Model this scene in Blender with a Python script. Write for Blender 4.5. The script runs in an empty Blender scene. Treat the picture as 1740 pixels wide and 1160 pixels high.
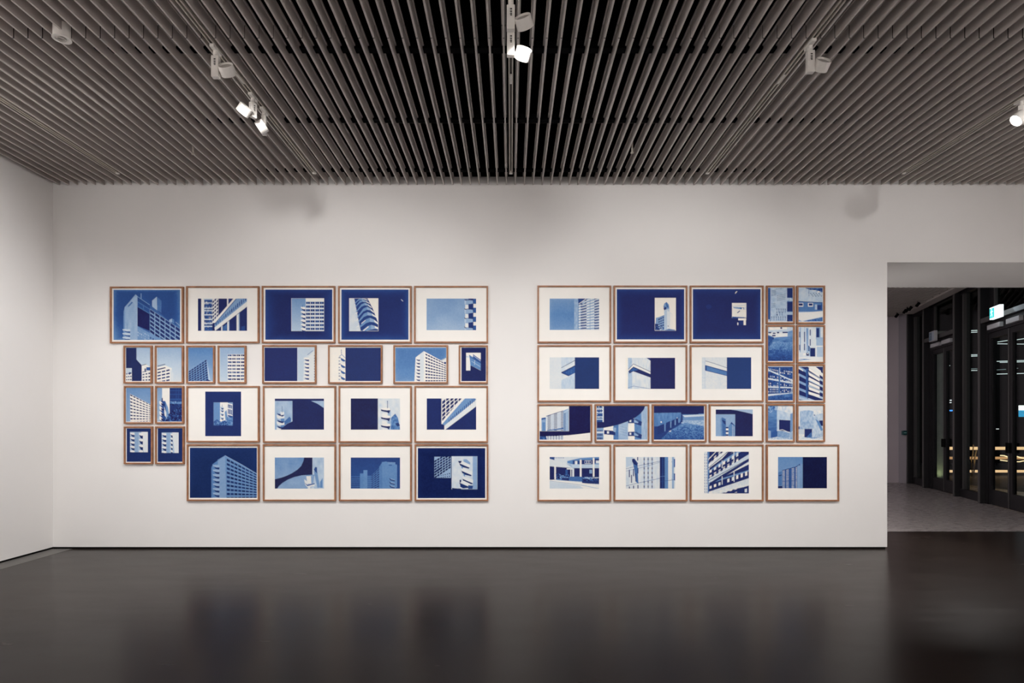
import bpy, bmesh, math, random
import numpy as np
from mathutils import Vector, Matrix
random.seed(7)
S = bpy.context.scene
C = S.collection
F, CX, CY, D, ZC = 1000.0, 868.0, 719.0, 6.667, 1.42      # focal length px, principal point px, metres to the wall, eye height

# ------------------------------------------------------------------ camera, world, exposure, main lights
cam_d = bpy.data.cameras.new('camera'); cam = bpy.data.objects.new('camera', cam_d); C.objects.link(cam)
cam.location = (0, -D, ZC); cam.rotation_euler = (math.pi/2, 0, 0)
cam_d.sensor_width = 36; cam_d.lens = F/1740*36
cam_d.shift_x = (870-CX)/1740; cam_d.shift_y = (CY-580)/1740
cam_d.clip_start = .05; cam_d.clip_end = 200
S.camera = cam
w = bpy.data.worlds.new('night'); S.world = w; w.use_nodes = True
w.node_tree.nodes['Background'].inputs[0].default_value = (.10, .13, .22, 1)
w.node_tree.nodes['Background'].inputs[1].default_value = .012
S.view_settings.view_transform = 'Standard'; S.view_settings.look = 'None'
S.view_settings.exposure = 0.0; S.view_settings.gamma = 1; S.view_settings.use_curve_mapping = False
S.cycles.use_denoising = True
S.cycles.diffuse_bounces = 6

def spot_light(name, loc, target, watt, deg, blend=.8, radius=.035, col=(1, .978, .95)):
    l = bpy.data.lights.new(name, 'SPOT'); o = bpy.data.objects.new(name, l); C.objects.link(o)
    o.location = loc; o.rotation_euler = (Vector(target)-Vector(loc)).to_track_quat('-Z', 'Y').to_euler()
    l.energy = watt; l.spot_size = math.radians(deg); l.spot_blend = blend; l.shadow_soft_size = radius; l.color = col
    return o
def area_light(name, loc, target, watt, sx, sy, col=(1, .95, .9)):
    l = bpy.data.lights.new(name, 'AREA'); o = bpy.data.objects.new(name, l); C.objects.link(o)
    o.location = loc; o.rotation_euler = (Vector(target)-Vector(loc)).to_track_quat('-Z', 'Y').to_euler()
    l.shape = 'RECTANGLE'; l.size = sx; l.size_y = sy; l.energy = watt; l.color = col
    return o
K = .84
# track lamps behind the field of view; the lamps in view carry their own light (make_lamp)
for x_, w_ in ((-4.24, 285), (-2.1, 310), (0, 215), (2.1, 300), (4.24, 345)):
    spot_light('lamp_light', (x_, -3.36, 3.94), (x_*.93, 0, .08), w_*K*1.04, 75, 1, .05)
spot_light('lamp_light', (4.35, -3.0, 3.97), (4.3, 0, 2.9), 60*K, 66, 1, .03)
# unseen lamps added on the hall's other walls for bounced ambient light
for x_ in (-3.2, 0, 3.2): spot_light('lamp_light', (x_, -6.9, 3.95), (x_, -9.5, 1.8), 1180*K, 100, 1, .035, (1, .945, .915))
for y_ in (-6.5, -4.2, -2.2): spot_light('lamp_light', (5.2, y_, 3.95), (7.69, y_, 1.8), 600*K, 100, 1, .035, (1, .945, .915))
for y_ in (-6.5, -3.9): spot_light('lamp_light', (-2.2, y_, 3.9), (-5.19, y_, 2.9), 600*K, 105, 1, .035, (1, .945, .915))
spot_light('lamp_light', (6.9, 1.9, 3.8), (4.27, .62, 1.5), 1000*K, 60, 1, .05)  # added unseen spot on the portal jamb, its bounce fills the soffit
spot_light('lamp_light', (3.6, 5.2, 3.8), (3.4, 1.24, 1.6), 420*K, 90, 1, .05)  # added unseen spot; bounce off the wall's lobby side lifts the lobby ceiling
area_light('lobby_lamp_light', (4.5, 4.3, 3.85), (6.2, 4.5, 0), 110*K, 1.2, 3.0, (1, .93, .94))

# ------------------------------------------------------------------ helpers
def lin(c):
    return tuple(((v/255)/12.92 if v/255 <= .04045 else ((v/255+.055)/1.055)**2.4) for v in c)
def px(x, y, d):                                            # a pixel at a given depth in front of the camera
    return Vector(((x-CX)*d/F, d-D, ZC+(CY-y)*d/F))

def mat(name, col, rough=.6, metal=0, spec=.5, noise=0, nscale=30, bump=0, emit=None, es=0, stretch=(1, 1, 1)):
    m = bpy.data.materials.new(name); m.use_nodes = True
    nt = m.node_tree; b = nt.nodes['Principled BSDF']
    b.inputs['Base Color'].default_value = (*col, 1); b.inputs['Roughness'].default_value = rough
    b.inputs['Metallic'].default_value = metal; b.inputs['Specular IOR Level'].default_value = spec
    if noise or bump:
        tc = nt.nodes.new('ShaderNodeTexCoord'); mp = nt.nodes.new('ShaderNodeMapping'); mp.inputs['Scale'].default_value = stretch
        nz = nt.nodes.new('ShaderNodeTexNoise'); nz.inputs['Scale'].default_value = nscale; nz.inputs['Detail'].default_value = 5
        nt.links.new(tc.outputs['Object'], mp.inputs[0]); nt.links.new(mp.outputs[0], nz.inputs['Vector'])
        if noise:
            r = nt.nodes.new('ShaderNodeValToRGB')
            r.color_ramp.elements[0].position = .3; r.color_ramp.elements[1].position = .7
            r.color_ramp.elements[0].color = (*[c*(1-noise) for c in col], 1); r.color_ramp.elements[1].color = (*[min(1, c*(1+noise)) for c in col], 1)
            nt.links.new(nz.outputs['Fac'], r.inputs[0]); nt.links.new(r.outputs[0], b.inputs['Base Color'])
        if bump:
            bp = nt.nodes.new('ShaderNodeBump'); bp.inputs['Strength'].default_value = bump; bp.inputs['Distance'].default_value = .002
            nt.links.new(nz.outputs['Fac'], bp.inputs['Height']); nt.links.new(bp.outputs[0], b.inputs['Normal'])
    if emit:
        b.inputs['Emission Color'].default_value = (*emit, 1); b.inputs['Emission Strength'].default_value = es
    return m

def obj(name, bm, m, parent=None, kind=None, smooth=False):
    me = bpy.data.meshes.new(name)
    if isinstance(bm, bmesh.types.BMesh):
        bmesh.ops.recalc_face_normals(bm, faces=bm.faces); bm.to_mesh(me); bm.free()
    o = bpy.data.objects.new(name, me); C.objects.link(o)
    for mm in (m if isinstance(m, (list, tuple)) else [m]): me.materials.append(mm)
    if smooth:
        for p in me.polygons: p.use_smooth = True
    if parent: o.parent = parent
    if kind: o['kind'] = kind
    return o
def tag(o, label, cat, group=None):
    o['label'] = label; o['category'] = cat
    if group: o['group'] = group
    return o
def thing(name, label, cat, loc=(0, 0, 0), group=None, rot=(0, 0, 0)):
    o = bpy.data.objects.new(name, None); C.objects.link(o); o.location = loc; o.rotation_euler = rot; o.empty_display_size = .1
    return tag(o, label, cat, group)
def struct_empty(name, loc=(0, 0, 0)):
    o = bpy.data.objects.new(name, None); C.objects.link(o); o.location = loc; o['kind'] = 'structure'; o.empty_display_size = .1
    return o
def box(bm, x0, x1, y0, y1, z0, z1, M=None, bevel=0, mi=0):
    v = [bm.verts.new(Vector(p) if M is None else M @ Vector(p)) for p in
         [(x0, y0, z0), (x1, y0, z0), (x1, y1, z0), (x0, y1, z0), (x0, y0, z1), (x1, y0, z1), (x1, y1, z1), (x0, y1, z1)]]
    fs = [bm.faces.new([v[i] for i in q]) for q in ((3, 2, 1, 0), (4, 5, 6, 7), (0, 1, 5, 4), (1, 2, 6, 5), (2, 3, 7, 6), (3, 0, 4, 7))]
    for f_ in fs: f_.material_index = mi
    if bevel:
        es = list({e for f_ in fs for e in f_.edges})
        bmesh.ops.bevel(bm, geom=es, offset=bevel, segments=1, affect='EDGES')
    return fs
def B(*boxes, M=None, bevel=0):
    bm = bmesh.new()
    for b in boxes: box(bm, *b, M=M, bevel=bevel)
    return bm
def lathe(bm, prof, n=28, M=None):                          # profile of (r, z), turned round z
    M = M or Matrix()
    rings = []
    for r, z in prof:
        if r < 1e-6: rings.append([bm.verts.new(M @ Vector((0, 0, z)))])
        else: rings.append([bm.verts.new(M @ Vector((r*math.cos(2*math.pi*k/n), r*math.sin(2*math.pi*k/n), z))) for k in range(n)])
    for a, b in zip(rings, rings[1:]):
        for k in range(n):
            q = [a[k % len(a)], a[(k+1) % len(a)], b[(k+1) % len(b)], b[k % len(b)]]
            u = []
            for t in q:
                if t not in u: u.append(t)
            if len(u) > 2:
                try: bm.faces.new(u)
                except ValueError: pass
    return bm
def LB(prof, n=28, M=None):
    return lathe(bmesh.new(), prof, n, M)
def tube(pts, r, n=8):
    bm = bmesh.new(); rings = []
    for i, p in enumerate(pts):
        p = Vector(p); a = Vector(pts[max(0, i-1)]); b = Vector(pts[min(len(pts)-1, i+1)])
        q = (b-a).normalized().to_track_quat('Z', 'Y')
        rings.append([bm.verts.new(p + q @ Vector((r*math.cos(2*math.pi*k/n), r*math.sin(2*math.pi*k/n), 0))) for k in range(n)])
    for a, b in zip(rings, rings[1:]):
        for k in range(n): bm.faces.new((a[k], a[(k+1) % n], b[(k+1) % n], b[k]))
    bm.faces.new(rings[0]); bm.faces.new(rings[-1][::-1])
    return bm

# ------------------------------------------------------------------ materials
M_wall = mat('white_wall_paint', (.80, .785, .775), .85, spec=.2, noise=.012, nscale=1.5, bump=.05)
M_gap = mat('black_recess', (.006, .006, .006), .9, spec=.1)
M_slat = mat('grey_brown_slat', (.48, .435, .41), .36, spec=.5, noise=.05, nscale=3)
M_black = mat('black_plenum', (.0015, .0015, .002), .95, spec=0)
M_carrier = mat('black_carrier', (.004, .004, .005), .8, spec=.05)
M_track = mat('warm_grey_track', (.46, .42, .37), .5, spec=.3, noise=.03, nscale=5)
M_groove = mat('dark_track_groove', (.09, .075, .06), .6)
M_lamp = mat('white_lamp_paint', (.74, .71, .67), .45, spec=.4, noise=.02, nscale=20)
M_lampin = mat('grey_lamp_recess', (.42, .40, .37), .6)
M_lens = mat('glowing_lens', (1, 1, 1), .3, emit=(1, .97, .93), es=14)
M_ink = mat('dark_print_ink', (.06, .055, .05), .7)
M_wood = mat('walnut_frame_wood', (.31, .14, .07), .42, spec=.35, noise=.22, nscale=18, stretch=(1, 1, 1))
M_mount = mat('warm_white_mount_board', (.845, .825, .79), .9, spec=.1, noise=.008, nscale=8)
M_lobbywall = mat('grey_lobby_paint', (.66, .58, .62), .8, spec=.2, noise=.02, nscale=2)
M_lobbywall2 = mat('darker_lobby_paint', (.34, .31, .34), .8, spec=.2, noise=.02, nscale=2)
M_alu = mat('dark_anodised_metal', (.016, .015, .017), .45, spec=.25, noise=.05, nscale=6)
M_aluedge = mat('grey_anodised_edge', (.07, .066, .066), .4, spec=.3)
M_closer = mat('pale_grey_metal', (.45, .45, .47), .4, spec=.5)

def floor_mat(name, col, r0, r1, scale, spec, speck=.1):
    m = bpy.data.materials.new(name); m.use_nodes = True; nt = m.node_tree; b = nt.nodes['Principled BSDF']
    tc = nt.nodes.new('ShaderNodeTexCoord'); mp = nt.nodes.new('ShaderNodeMapping'); mp.inputs['Scale'].default_value = (.55, 1.7, 1)
    nz = nt.nodes.new('ShaderNodeTexNoise'); nz.inputs['Scale'].default_value = scale; nz.inputs['Detail'].default_value = 8; nz.inputs['Roughness'].default_value = .62
    nt.links.new(tc.outputs['Object'], mp.inputs[0]); nt.links.new(mp.outputs[0], nz.inputs['Vector'])
    r = nt.nodes.new('ShaderNodeValToRGB'); r.color_ramp.elements[0].position = .32; r.color_ramp.elements[1].position = .68
    r.color_ramp.elements[0].color = (*[c*(1-speck) for c in col], 1); r.color_ramp.elements[1].color = (*[c*(1+speck) for c in col], 1)
    nt.links.new(nz.outputs['Fac'], r.inputs[0]); nt.links.new(r.outputs[0], b.inputs['Base Color'])
    mr = nt.nodes.new('ShaderNodeMapRange'); mr.inputs['From Min'].default_value = .3; mr.inputs['From Max'].default_value = .7
    mr.inputs['To Min'].default_value = r0; mr.inputs['To Max'].default_value = r1
    nt.links.new(nz.outputs['Fac'], mr.inputs['Value']); nt.links.new(mr.outputs[0], b.inputs['Roughness'])
    b.inputs['Specular IOR Level'].default_value = spec
    return m
M_floor = floor_mat('dark_polished_concrete', (.021, .0145, .0122), .235, .275, 3.0, .07, .1)
M_floor2 = floor_mat('pale_lobby_concrete', (.27, .24, .235), .22, .34, 14.0, .4, .07)
M_floor_refl = mat('floor_wall_reflection', (.10, .094, .088), .45, noise=.1, nscale=6)

def glass_mat():
    m = bpy.data.materials.new('clear_glass'); m.use_nodes = True; nt = m.node_tree; nt.nodes.clear()
    o = nt.nodes.new('ShaderNodeOutputMaterial'); mx = nt.nodes.new('ShaderNodeMixShader')
    t = nt.nodes.new('ShaderNodeBsdfTransparent'); t.inputs[0].default_value = (.86, .9, .9, 1)
    g = nt.nodes.new('ShaderNodeBsdfGlossy'); g.inputs['Roughness'].default_value = .01; g.inputs[0].default_value = (.9, .95, .95, 1)
    lw = nt.nodes.new('ShaderNodeLayerWeight'); lw.inputs['Blend'].default_value = .5
    pw = nt.nodes.new('ShaderNodeMath'); pw.operation = 'POWER'; pw.inputs[1].default_value = 5
    fr = nt.nodes.new('ShaderNodeMath'); fr.operation = 'MULTIPLY_ADD'; fr.inputs[1].default_value = .48; fr.inputs[2].default_value = .02
    nt.links.new(lw.outputs['Facing'], pw.inputs[0]); nt.links.new(pw.outputs[0], fr.inputs[0])
    nt.links.new(fr.outputs[0], mx.inputs[0]); nt.links.new(t.outputs[0], mx.inputs[1]); nt.links.new(g.outputs[0], mx.inputs[2]); nt.links.new(mx.outputs[0], o.inputs[0])
    return m
M_glass = glass_mat()
# ------------------------------------------------------------------ the hall
XL, XR, YB = -5.187, 7.69, -9.5
ZS, ZT = 4.113, 4.213                                       # underside and top of the ceiling slats
XP, ZP, TH = (1507.5-CX)*D/F, ZC+(CY-445.5)*D/F, 1.24       # portal edge, portal head, wall thickness
wall = obj('wall_back', B((XL, XP, 0, TH, .02, ZT), (XP, XR, 0, TH, ZP, ZT)), M_wall, kind='structure')
obj('wall_left', B((XL-.2, XL, YB, TH, .02, ZT)), M_wall, kind='structure')
obj('wall_right', B((XR, XR+.2, YB, TH, .02, ZT)), M_wall, kind='structure')
obj('wall_rear', B((XL-.2, XR+.2, YB-.2, YB, .0, ZT)), M_wall, kind='structure')
obj('baseboard_back', B((XL+.0, XP-.012, .012, TH-.01, 0, .02)), M_gap, kind='structure')
obj('baseboard_left', B((XL-.19, XL-.012, YB, .02, 0, .02)), M_gap, kind='structure')
obj('baseboard_right', B((XR+.012, XR+.19, YB, .02, 0, .02)), M_gap, kind='structure')
YS = 1420/183.5 - D                                         # where the dark floor meets the lobby floor
obj('floor', B((XL-.2, XR+.2, YB-.2, YS, -.1, 0)), M_floor, kind='structure')
obj('floor_reflection', B((XL, XL+.23, YB, -.01, 0, .0015)), M_floor_refl, kind='structure')     # pale strip on the floor, the left wall's reflection put into its colour

ceil = struct_empty('ceiling', (0, 0, ZS))
P_ = .101
obj('plenum', B((XL-.2, XR+.2, YB-.2, TH, 4.75, 4.85), (XL-.2, XL, YB-.2, TH, ZT, 4.75), (XR, XR+.2, YB-.2, TH, ZT, 4.75),
                (XL, XR, .0, TH, ZT, 4.75), (XL, XR, YB-.2, YB, ZT, 4.75)), M_black, ceil).location = (0, 0, -ZS)
YJ = -D + 2.693/.654                                       # the row of butt joints between slat lengths
def slat_mesh(y0, y1):
    bm = B((-.0065, .0065, y0, y1, 0, .1), (-.016, .016, y0, y1, .088, .0995), bevel=.0008)
    me_o = obj('slat', bm, M_slat, ceil); return me_o
far = slat_mesh(YJ+.004, -.012)
bm = B((-.0065, .0065, -7.6, YJ-.004, 0, .1), (-.016, .016, -7.6, YJ-.004, .088, .0995), bevel=.0008); box(bm, -.0056, .0056, YJ-.005, YJ+.005, .001, .099, mi=1)
near = obj('slat', bm, [M_slat, M_black], ceil)
k0, k1 = int(math.floor((XL+.03)/P_)), int(XR/P_)-1
xs = [(k+.5)*P_ for k in range(-60, 80) if XL+.02 < (k+.5)*P_ < XR-.02]
TRX = [-2*21*P_, -21*P_, 0, 21*P_, 42*P_, 63*P_]
for i, x in enumerate(xs):
    for proto in (far, near):
        o = proto if i == 0 else proto.copy()
        if i: C.objects.link(o)
        o.location = (x, 0, 0)
for dd in (4.37, 5.39, 6.45, 3.35):
    y = dd-D
    obj('carrier_rail', B((XL, XR, y-.032, y+.032, .072, .125)), M_carrier, ceil)
obj('conduit', tube([(XL, -.75, .33), (XR, -.75, .33)], .006), M_track, ceil)

# tracks
def make_track(x, label):
    t = thing('lighting_track', label, 'lighting track', (x, 0, ZS), 'lighting tracks recessed between the ceiling slats')
    w_ = .018; y0, y1 = -7.0, 6.33-D
    bm = bmesh.new()
    box(bm, -w_, -.0085, y0, y1, 0, .035); box(bm, .0085, w_, y0, y1, 0, .035); box(bm, -.0085, .0085, y0, y1, .022, .035)
    obj('rail', bm, M_track, t)
    obj('conductor_groove', B((-.0083, .0083, y0, y1-.02, .0155, .0215)), M_groove, t)
    obj('end_cap', B((-.0188, .0188, y1, y1+.035, -.002, .036), bevel=.002), M_lamp, t)
    for yy in (-2.05, -4.3): obj('joint_cover', B((-.0084, .0084, yy-.06, yy+.06, .002, .012)), M_lamp, t)
    return t
for x, lb in zip(TRX[:5], ['ceiling lighting track nearest the left wall of the hall', 'ceiling lighting track carrying two lit lamps and one unlit lamp, left of centre',
                      'ceiling lighting track on the centre line, above the gap between the two print groups',
                      'ceiling lighting track right of centre carrying a single lamp seen from behind', 'ceiling lighting track running over the wide opening to the lobby']):
    make_track(x, lb)

# track lamps
def make_lamp(x, y, label, side, az, tilt, lit, drop=0, watt=0, deg=70, target=None, yaw=0, hz=-.185):
    """side: +1 the head hangs right of the box; az: heading of the beam (0 = to the long wall); tilt: degrees below level."""
    t = thing('track_spotlight', label, 'spotlight', (x, y, ZS), 'track spotlights')
    Rz = Matrix.Rotation(math.radians(yaw), 4, 'Z')
    obj('track_adapter', B((-.016, .016, -.06, .06, -.022, .0), bevel=.002), M_lamp, t)
    obj('swivel', LB([(0, -.022), (.017, -.022), (.017, -.045), (.013, -.048), (.013, -.062), (0, -.062)], 16), M_lamp, t)
    bx = obj('driver_box', B((-.026, .026, -.019, .019, -.212-drop, -.058), M=Rz, bevel=.003), M_lamp, t)
    bm = bmesh.new()                                       # rating plate: two lines of minute print
    for j, (zz, hh) in enumerate(((-.082, .010), (-.098, .008), (-.108, .003), (-.114, .008), (-.124, .006))):
        box(bm, -.004, .008, -.0196, -.0191, zz-hh, zz, M=Rz)
        if hh > .007: box(bm, -.007, -.0055, -.0196, -.0191, zz-hh, zz, M=Rz)
    obj('rating_marks', bm, M_ink, bx)
    hz = hz-drop
    c = Rz @ Vector((side*.082, 0, hz))
    axb = Rz @ Vector((side*.026, 0, hz)); axe = Rz @ Vector((side*.05, 0, hz))
    obj('pivot', tube([axb, axe], .011, 12), M_lamp, t)
    a, e = math.radians(az), math.radians(tilt)
    d = Vector((math.sin(a)*math.cos(e), math.cos(a)*math.cos(e), -math.sin(e)))
    R = d.to_track_quat('Z', 'Y').to_matrix().to_4x4(); H = Matrix.Translation(c) @ R
    r, h = .053, .034
    head = obj('lamp_head', LB([(0, -h+.012), (r-.006, -h+.012), (r-.005, -h), (r-.001, -h), (r, -h+.002), (r, h-.002), (r-.001, h), (r-.004, h), (r-.006, h-.016), (0, h-.016)], 36, H), M_lamp, t, smooth=False)
    obj('rear_recess', LB([(0, -h+.0115), (r-.0075, -h+.0115)], 32, H), M_lampin, head)
    obj('lens', LB([(0, h-.0145), (r-.0075, h-.0145)], 32, H), M_lens if lit else M_lampin, head)
    if watt:
        loc = Vector((x, y, ZS)) + c + d*(h+.012)
        spot_light('lamp_light', loc, (loc + d) if target is None else target, watt*K, deg)
    return t
def ty(dd): return dd-D
make_lamp(TRX[1], ty(4.23), 'unlit-looking grey track lamp seen from behind, highest of three on the left-of-centre track', 1, 0, 39, True, 0, 80, 104, hz=-.155)
make_lamp(TRX[1], ty(4.84), 'white glowing track lamp whose drum points down left, middle one on the left-of-centre track', -1, -72, 45, True, -.03, 110, 80, yaw=62)
make_lamp(TRX[1], ty(5.06), 'track lamp tilted sharply left with bright lens, lowest of three on the left-of-centre track', 1, -95, 32, True, 0, 170, 92, yaw=-80)
make_lamp(TRX[2], ty(3.72), 'shaded grey lamp at the top edge of the view on the centre track', 1, 22, 38, True, 0, 85, 118, hz=-.158)
make_lamp(TRX[2], ty(3.98), 'brightly lit white lamp with white drum on the centre track', 1, -22, 40, True, 0, 80, 104, hz=-.195)
make_lamp(TRX[3], ty(4.17), 'grey drum-shaped lamp hanging alone on the right-of-centre track', 1, -6, 39, True, 0, 80, 104, hz=-.155)
make_lamp(TRX[4], ty(4.89), 'glowing lamp cut off by the right edge, over the opening to the lobby', -1, -80, 40, True, 0, 60, 60, yaw=40)

# small ceiling fittings
ft = thing('ceiling_detector', 'round grey cylindrical fitting with a ringed face, hanging between slats at upper left', 'ceiling fitting', (-3.105, ty(4.07), 4.075))
obj('housing', LB([(0, .10), (.052, .10), (.052, .004), (.058, .004), (.058, 0), (.040, 0), (.038, .006), (0, .006)], 36), M_lamp, ft)
obj('inner_ring', LB([(.014, .0055), (.026, .0055), (.027, -.002), (.024, -.003), (.014, .003)], 28), M_lampin, ft)
for q, (x, d, lb) in enumerate([(-3.13, 5.80, 'tiny sprinkler head below the slats on the left part of the ceiling'), (1.19, 5.77, 'tiny sprinkler head between slats right of the centre track')]):
    s = thing('sprinkler_head', lb, 'sprinkler', (x, ty(d), 4.075), 'sprinkler heads')
    obj('stem', LB([(0, .16), (.009, .16), (.009, .02), (.006, .016), (.006, 0), (0, 0)], 12), M_track, s)
    obj('deflector', LB([(0, -.006), (.018, -.006), (.018, -.003), (0, -.003)], 14), M_track, s)
    for sg in (-1, 1): obj('yoke_arm', tube([(sg*.008, 0, .02), (sg*.011, 0, .008), (sg*.003, 0, -.004)], .002, 6), M_track, s)
# ------------------------------------------------------------------ lobby behind the opening
YE = 14.1-D
ZL = 3.96
obj('floor.001', B((2.0, 10.6, YS, YE+.2, -.1, 0)), M_floor2, kind='structure')
xk = (1527-CX)*14.1/F
xe = (1541-CX)*13.92/F
obj('wall_far', B((2.0, xk, YE, YE+.2, 0, ZL+.1)), M_lobbywall, kind='structure')
bm = bmesh.new(); M2 = Matrix.Translation((xk, YE, 0)) @ Matrix.Rotation(math.atan2(13.92-14.1, xe-xk), 4, 'Z')
box(bm, 0, math.hypot(xe-xk, .18)-.01, 0, .2, 0, ZL+.1, M=M2)
obj('wall_end', bm, M_lobbywall2, kind='structure')
obj('wall_lobby_left', B((1.8, 2.0, TH, YE+.2, 0, ZL+.1)), M_alu, kind='structure')
c2 = struct_empty('ceiling.001', (0, 0, ZL))
obj('plenum', B((1.8, 10.6, TH, YE+.2, .22, .3)), M_black, c2)
# glazing line: local u runs along the glazing towards the hall, n points into the lobby
def tip_d(p): return 5.1236/((p-CX)/F-.305)
def gl_d(p): return 5.2806/((p-CX)/F-.305)
O_ = Vector(((1541-CX)/F*tip_d(1541), tip_d(1541)-D, 0))
du = Vector((-.305, -1, 0)).normalized(); dn = Vector((-1, .305, 0)).normalized()
MG = Matrix(((du.x, dn.x, 0, O_.x), (du.y, dn.y, 0, O_.y), (0, 0, 1, 0), (0, 0, 0, 1)))
def U(p, d=None):                                          # pixel column -> u on the glass plane
    d = d or gl_d(p); return (Vector(((p-CX)/F*d, d-D, 0))-O_).dot(du)
def UT(p): return U(p, tip_d(p))
NG = -.15                                                  # glass plane
# lobby slats run the same way as in the hall and stop short of the glazing
sl0 = None
for k in range(60, 97):
    x = (k+.5)*P_
    yend = min(YE-.01, 1e9)
    # where the slat meets the bulkhead line n = .22
    yl = ((x + .22 - O_.x)/.305) + O_.y                    # line through O_ offset into the lobby
    y0, y1 = TH+.02, YE-.02
    if x > 8.0: y0 = max(y0, yl)
    if y1-y0 < .15: continue
    obj('slat', B((x-.0115, x+.0115, y0, y1, 0, .1)), M_slat, c2)
ub = U(1565)
obj('trim_2', B((ub, 7.2, .0, .20, ZL-.03, ZL+.14), M=MG), M_slat, kind='structure')   # bulkhead over the glazing
for p, lb in ((1553, 'farthest'), (1568, 'second farthest'), (1572, 'middle'), (1578, 'second nearest'), (1592, 'nearest')):
    u = UT(p); c_ = MG @ Vector((u, .34, ZL+.02))
    s = thing('lobby_spotlight', 'small black spotlight under the lobby ceiling beside the bulkhead, %s of five' % lb, 'spotlight', c_, 'black lobby spotlights')
    obj('stem', LB([(0, .02), (.008, .02), (.008, -.05), (0, -.05)], 10), M_gap, s)
    obj('lamp_head', LB([(0, .04), (.028, .04), (.03, .03), (.03, -.05), (.024, -.05), (.022, -.03), (0, -.03)], 14, Matrix.Translation((0, 0, -.07)) @ Matrix.Rotation(.7, 4, 'Y')), M_gap, s)

def part(name, parent, m, *boxes, bevel=0):
    return obj(name, B(*boxes, M=MG, bevel=bevel), m, parent)
ZG = ZL+.06
def fin(parent, p, zt=ZG):
    u = UT(p)
    a = part('fin', parent, M_alu, (u-.035, u+.035, NG+.0, -.012, 0, zt))
    part('fin_edge', a, M_aluedge, (u-.035, u+.035, -.012, 0, 0, zt))
def narrow_window(name, p_fin, p_strip, p_end, u_end):
    o = struct_empty(name)
    fin(o, p_fin)
    u0, u1 = UT(p_fin)+.035, u_end
    part('sill', o, M_alu, (u0, u1, NG-.04, NG+.05, 0, .16))
    part('head', o, M_alu, (u0, u1, NG-.04, NG+.05, ZG-.12, ZG))
    us = U(p_strip)
    part('mullion', o, M_aluedge, (us-.03, us+.03, NG-.05, NG+.05, .16, ZG-.12))
    part('blank_panel', o, M_alu, (u0, us-.03, NG-.03, NG+.0, .16, ZG-.12))
    part('pane', o, M_glass, (us+.03, u1, NG-.012, NG, .16, ZG-.12))
    return o
ZTR = 3.27
def door_bay(name, p_fin, p_frame, p_mid, u_end):
    o = struct_empty(name)
    fin(o, p_fin)
    u0, u1 = UT(p_fin)+.035, u_end
    part('transom', o, M_alu, (u0, u1, NG-.05, NG+.13, ZTR-.09, ZTR), bevel=.004)
    part('transom_edge', o, M_aluedge, (u0, u1, NG+.13, NG+.136, ZTR-.085, ZTR-.005))
    part('over_panel', o, M_alu, (u0, u0+.22, NG-.03, NG, ZTR, ZG))
    part('over_pane', o, M_glass, (u0+.22, u1, NG-.012, NG, ZTR, ZG-.08))
    part('over_mullion', o, M_aluedge, (u0+.22, u0+.25, NG-.02, NG+.03, ZTR, ZG-.08))
    part('over_head', o, M_alu, (u0, u1, NG-.04, NG+.05, ZG-.08, ZG))
    uf, um = U(p_frame), U(p_mid)
    part('door_frame', o, M_alu, (u0, uf, NG-.05, NG+.05, 0, ZTR-.09))
    part('door_frame', o, M_alu, (uf, u1, NG-.05, NG+.05, 3.0, ZTR-.09))
    for (a, b, hs) in ((uf, um, 1), (um, u1, 0)):
        lf = part('door_leaf', o, M_alu, (a+.004, a+.075, NG-.03, NG+.03, .01, 2.995), (b-.075, b-.004, NG-.03, NG+.03, .01, 2.995),
                  (a+.075, b-.075, NG-.03, NG+.03, .01, .26), (a+.075, b-.075, NG-.03, NG+.03, 2.9, 2.995))
        if hs: part('leaf_edge', lf, M_aluedge, (b-.05, b-.02, NG+.03, NG+.035, .02, 2.98))
        part('pane', lf, M_glass, (a+.075, b-.075, NG-.012, NG, .26, 2.9))
        uh = b-.04 if hs else a+.04
        part('handle', lf, M_gap, (uh-.013, uh+.013, NG+.03, NG+.075, .93, 1.10), bevel=.006)
        part('closer', lf, M_closer, (a+.12 if hs else a+.05, (a+.55) if hs else a+.45, NG+.05, NG+.11, 3.04, 3.12), bevel=.004)
    return o
u1, u2, u3, u4 = UT(1568)-.035, UT(1620)-.035, UT(1663)-.035, UT(1800)
narrow_window('window_1', 1541, 1557.5, 1567, u1)
door_bay('door_1', 1568, 1587, 1608, u2)
narrow_window('window_2', 1620, 1641.5, 1661, u3)
door_bay('door_2', 1663, 1684, 1720, u4)

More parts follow.
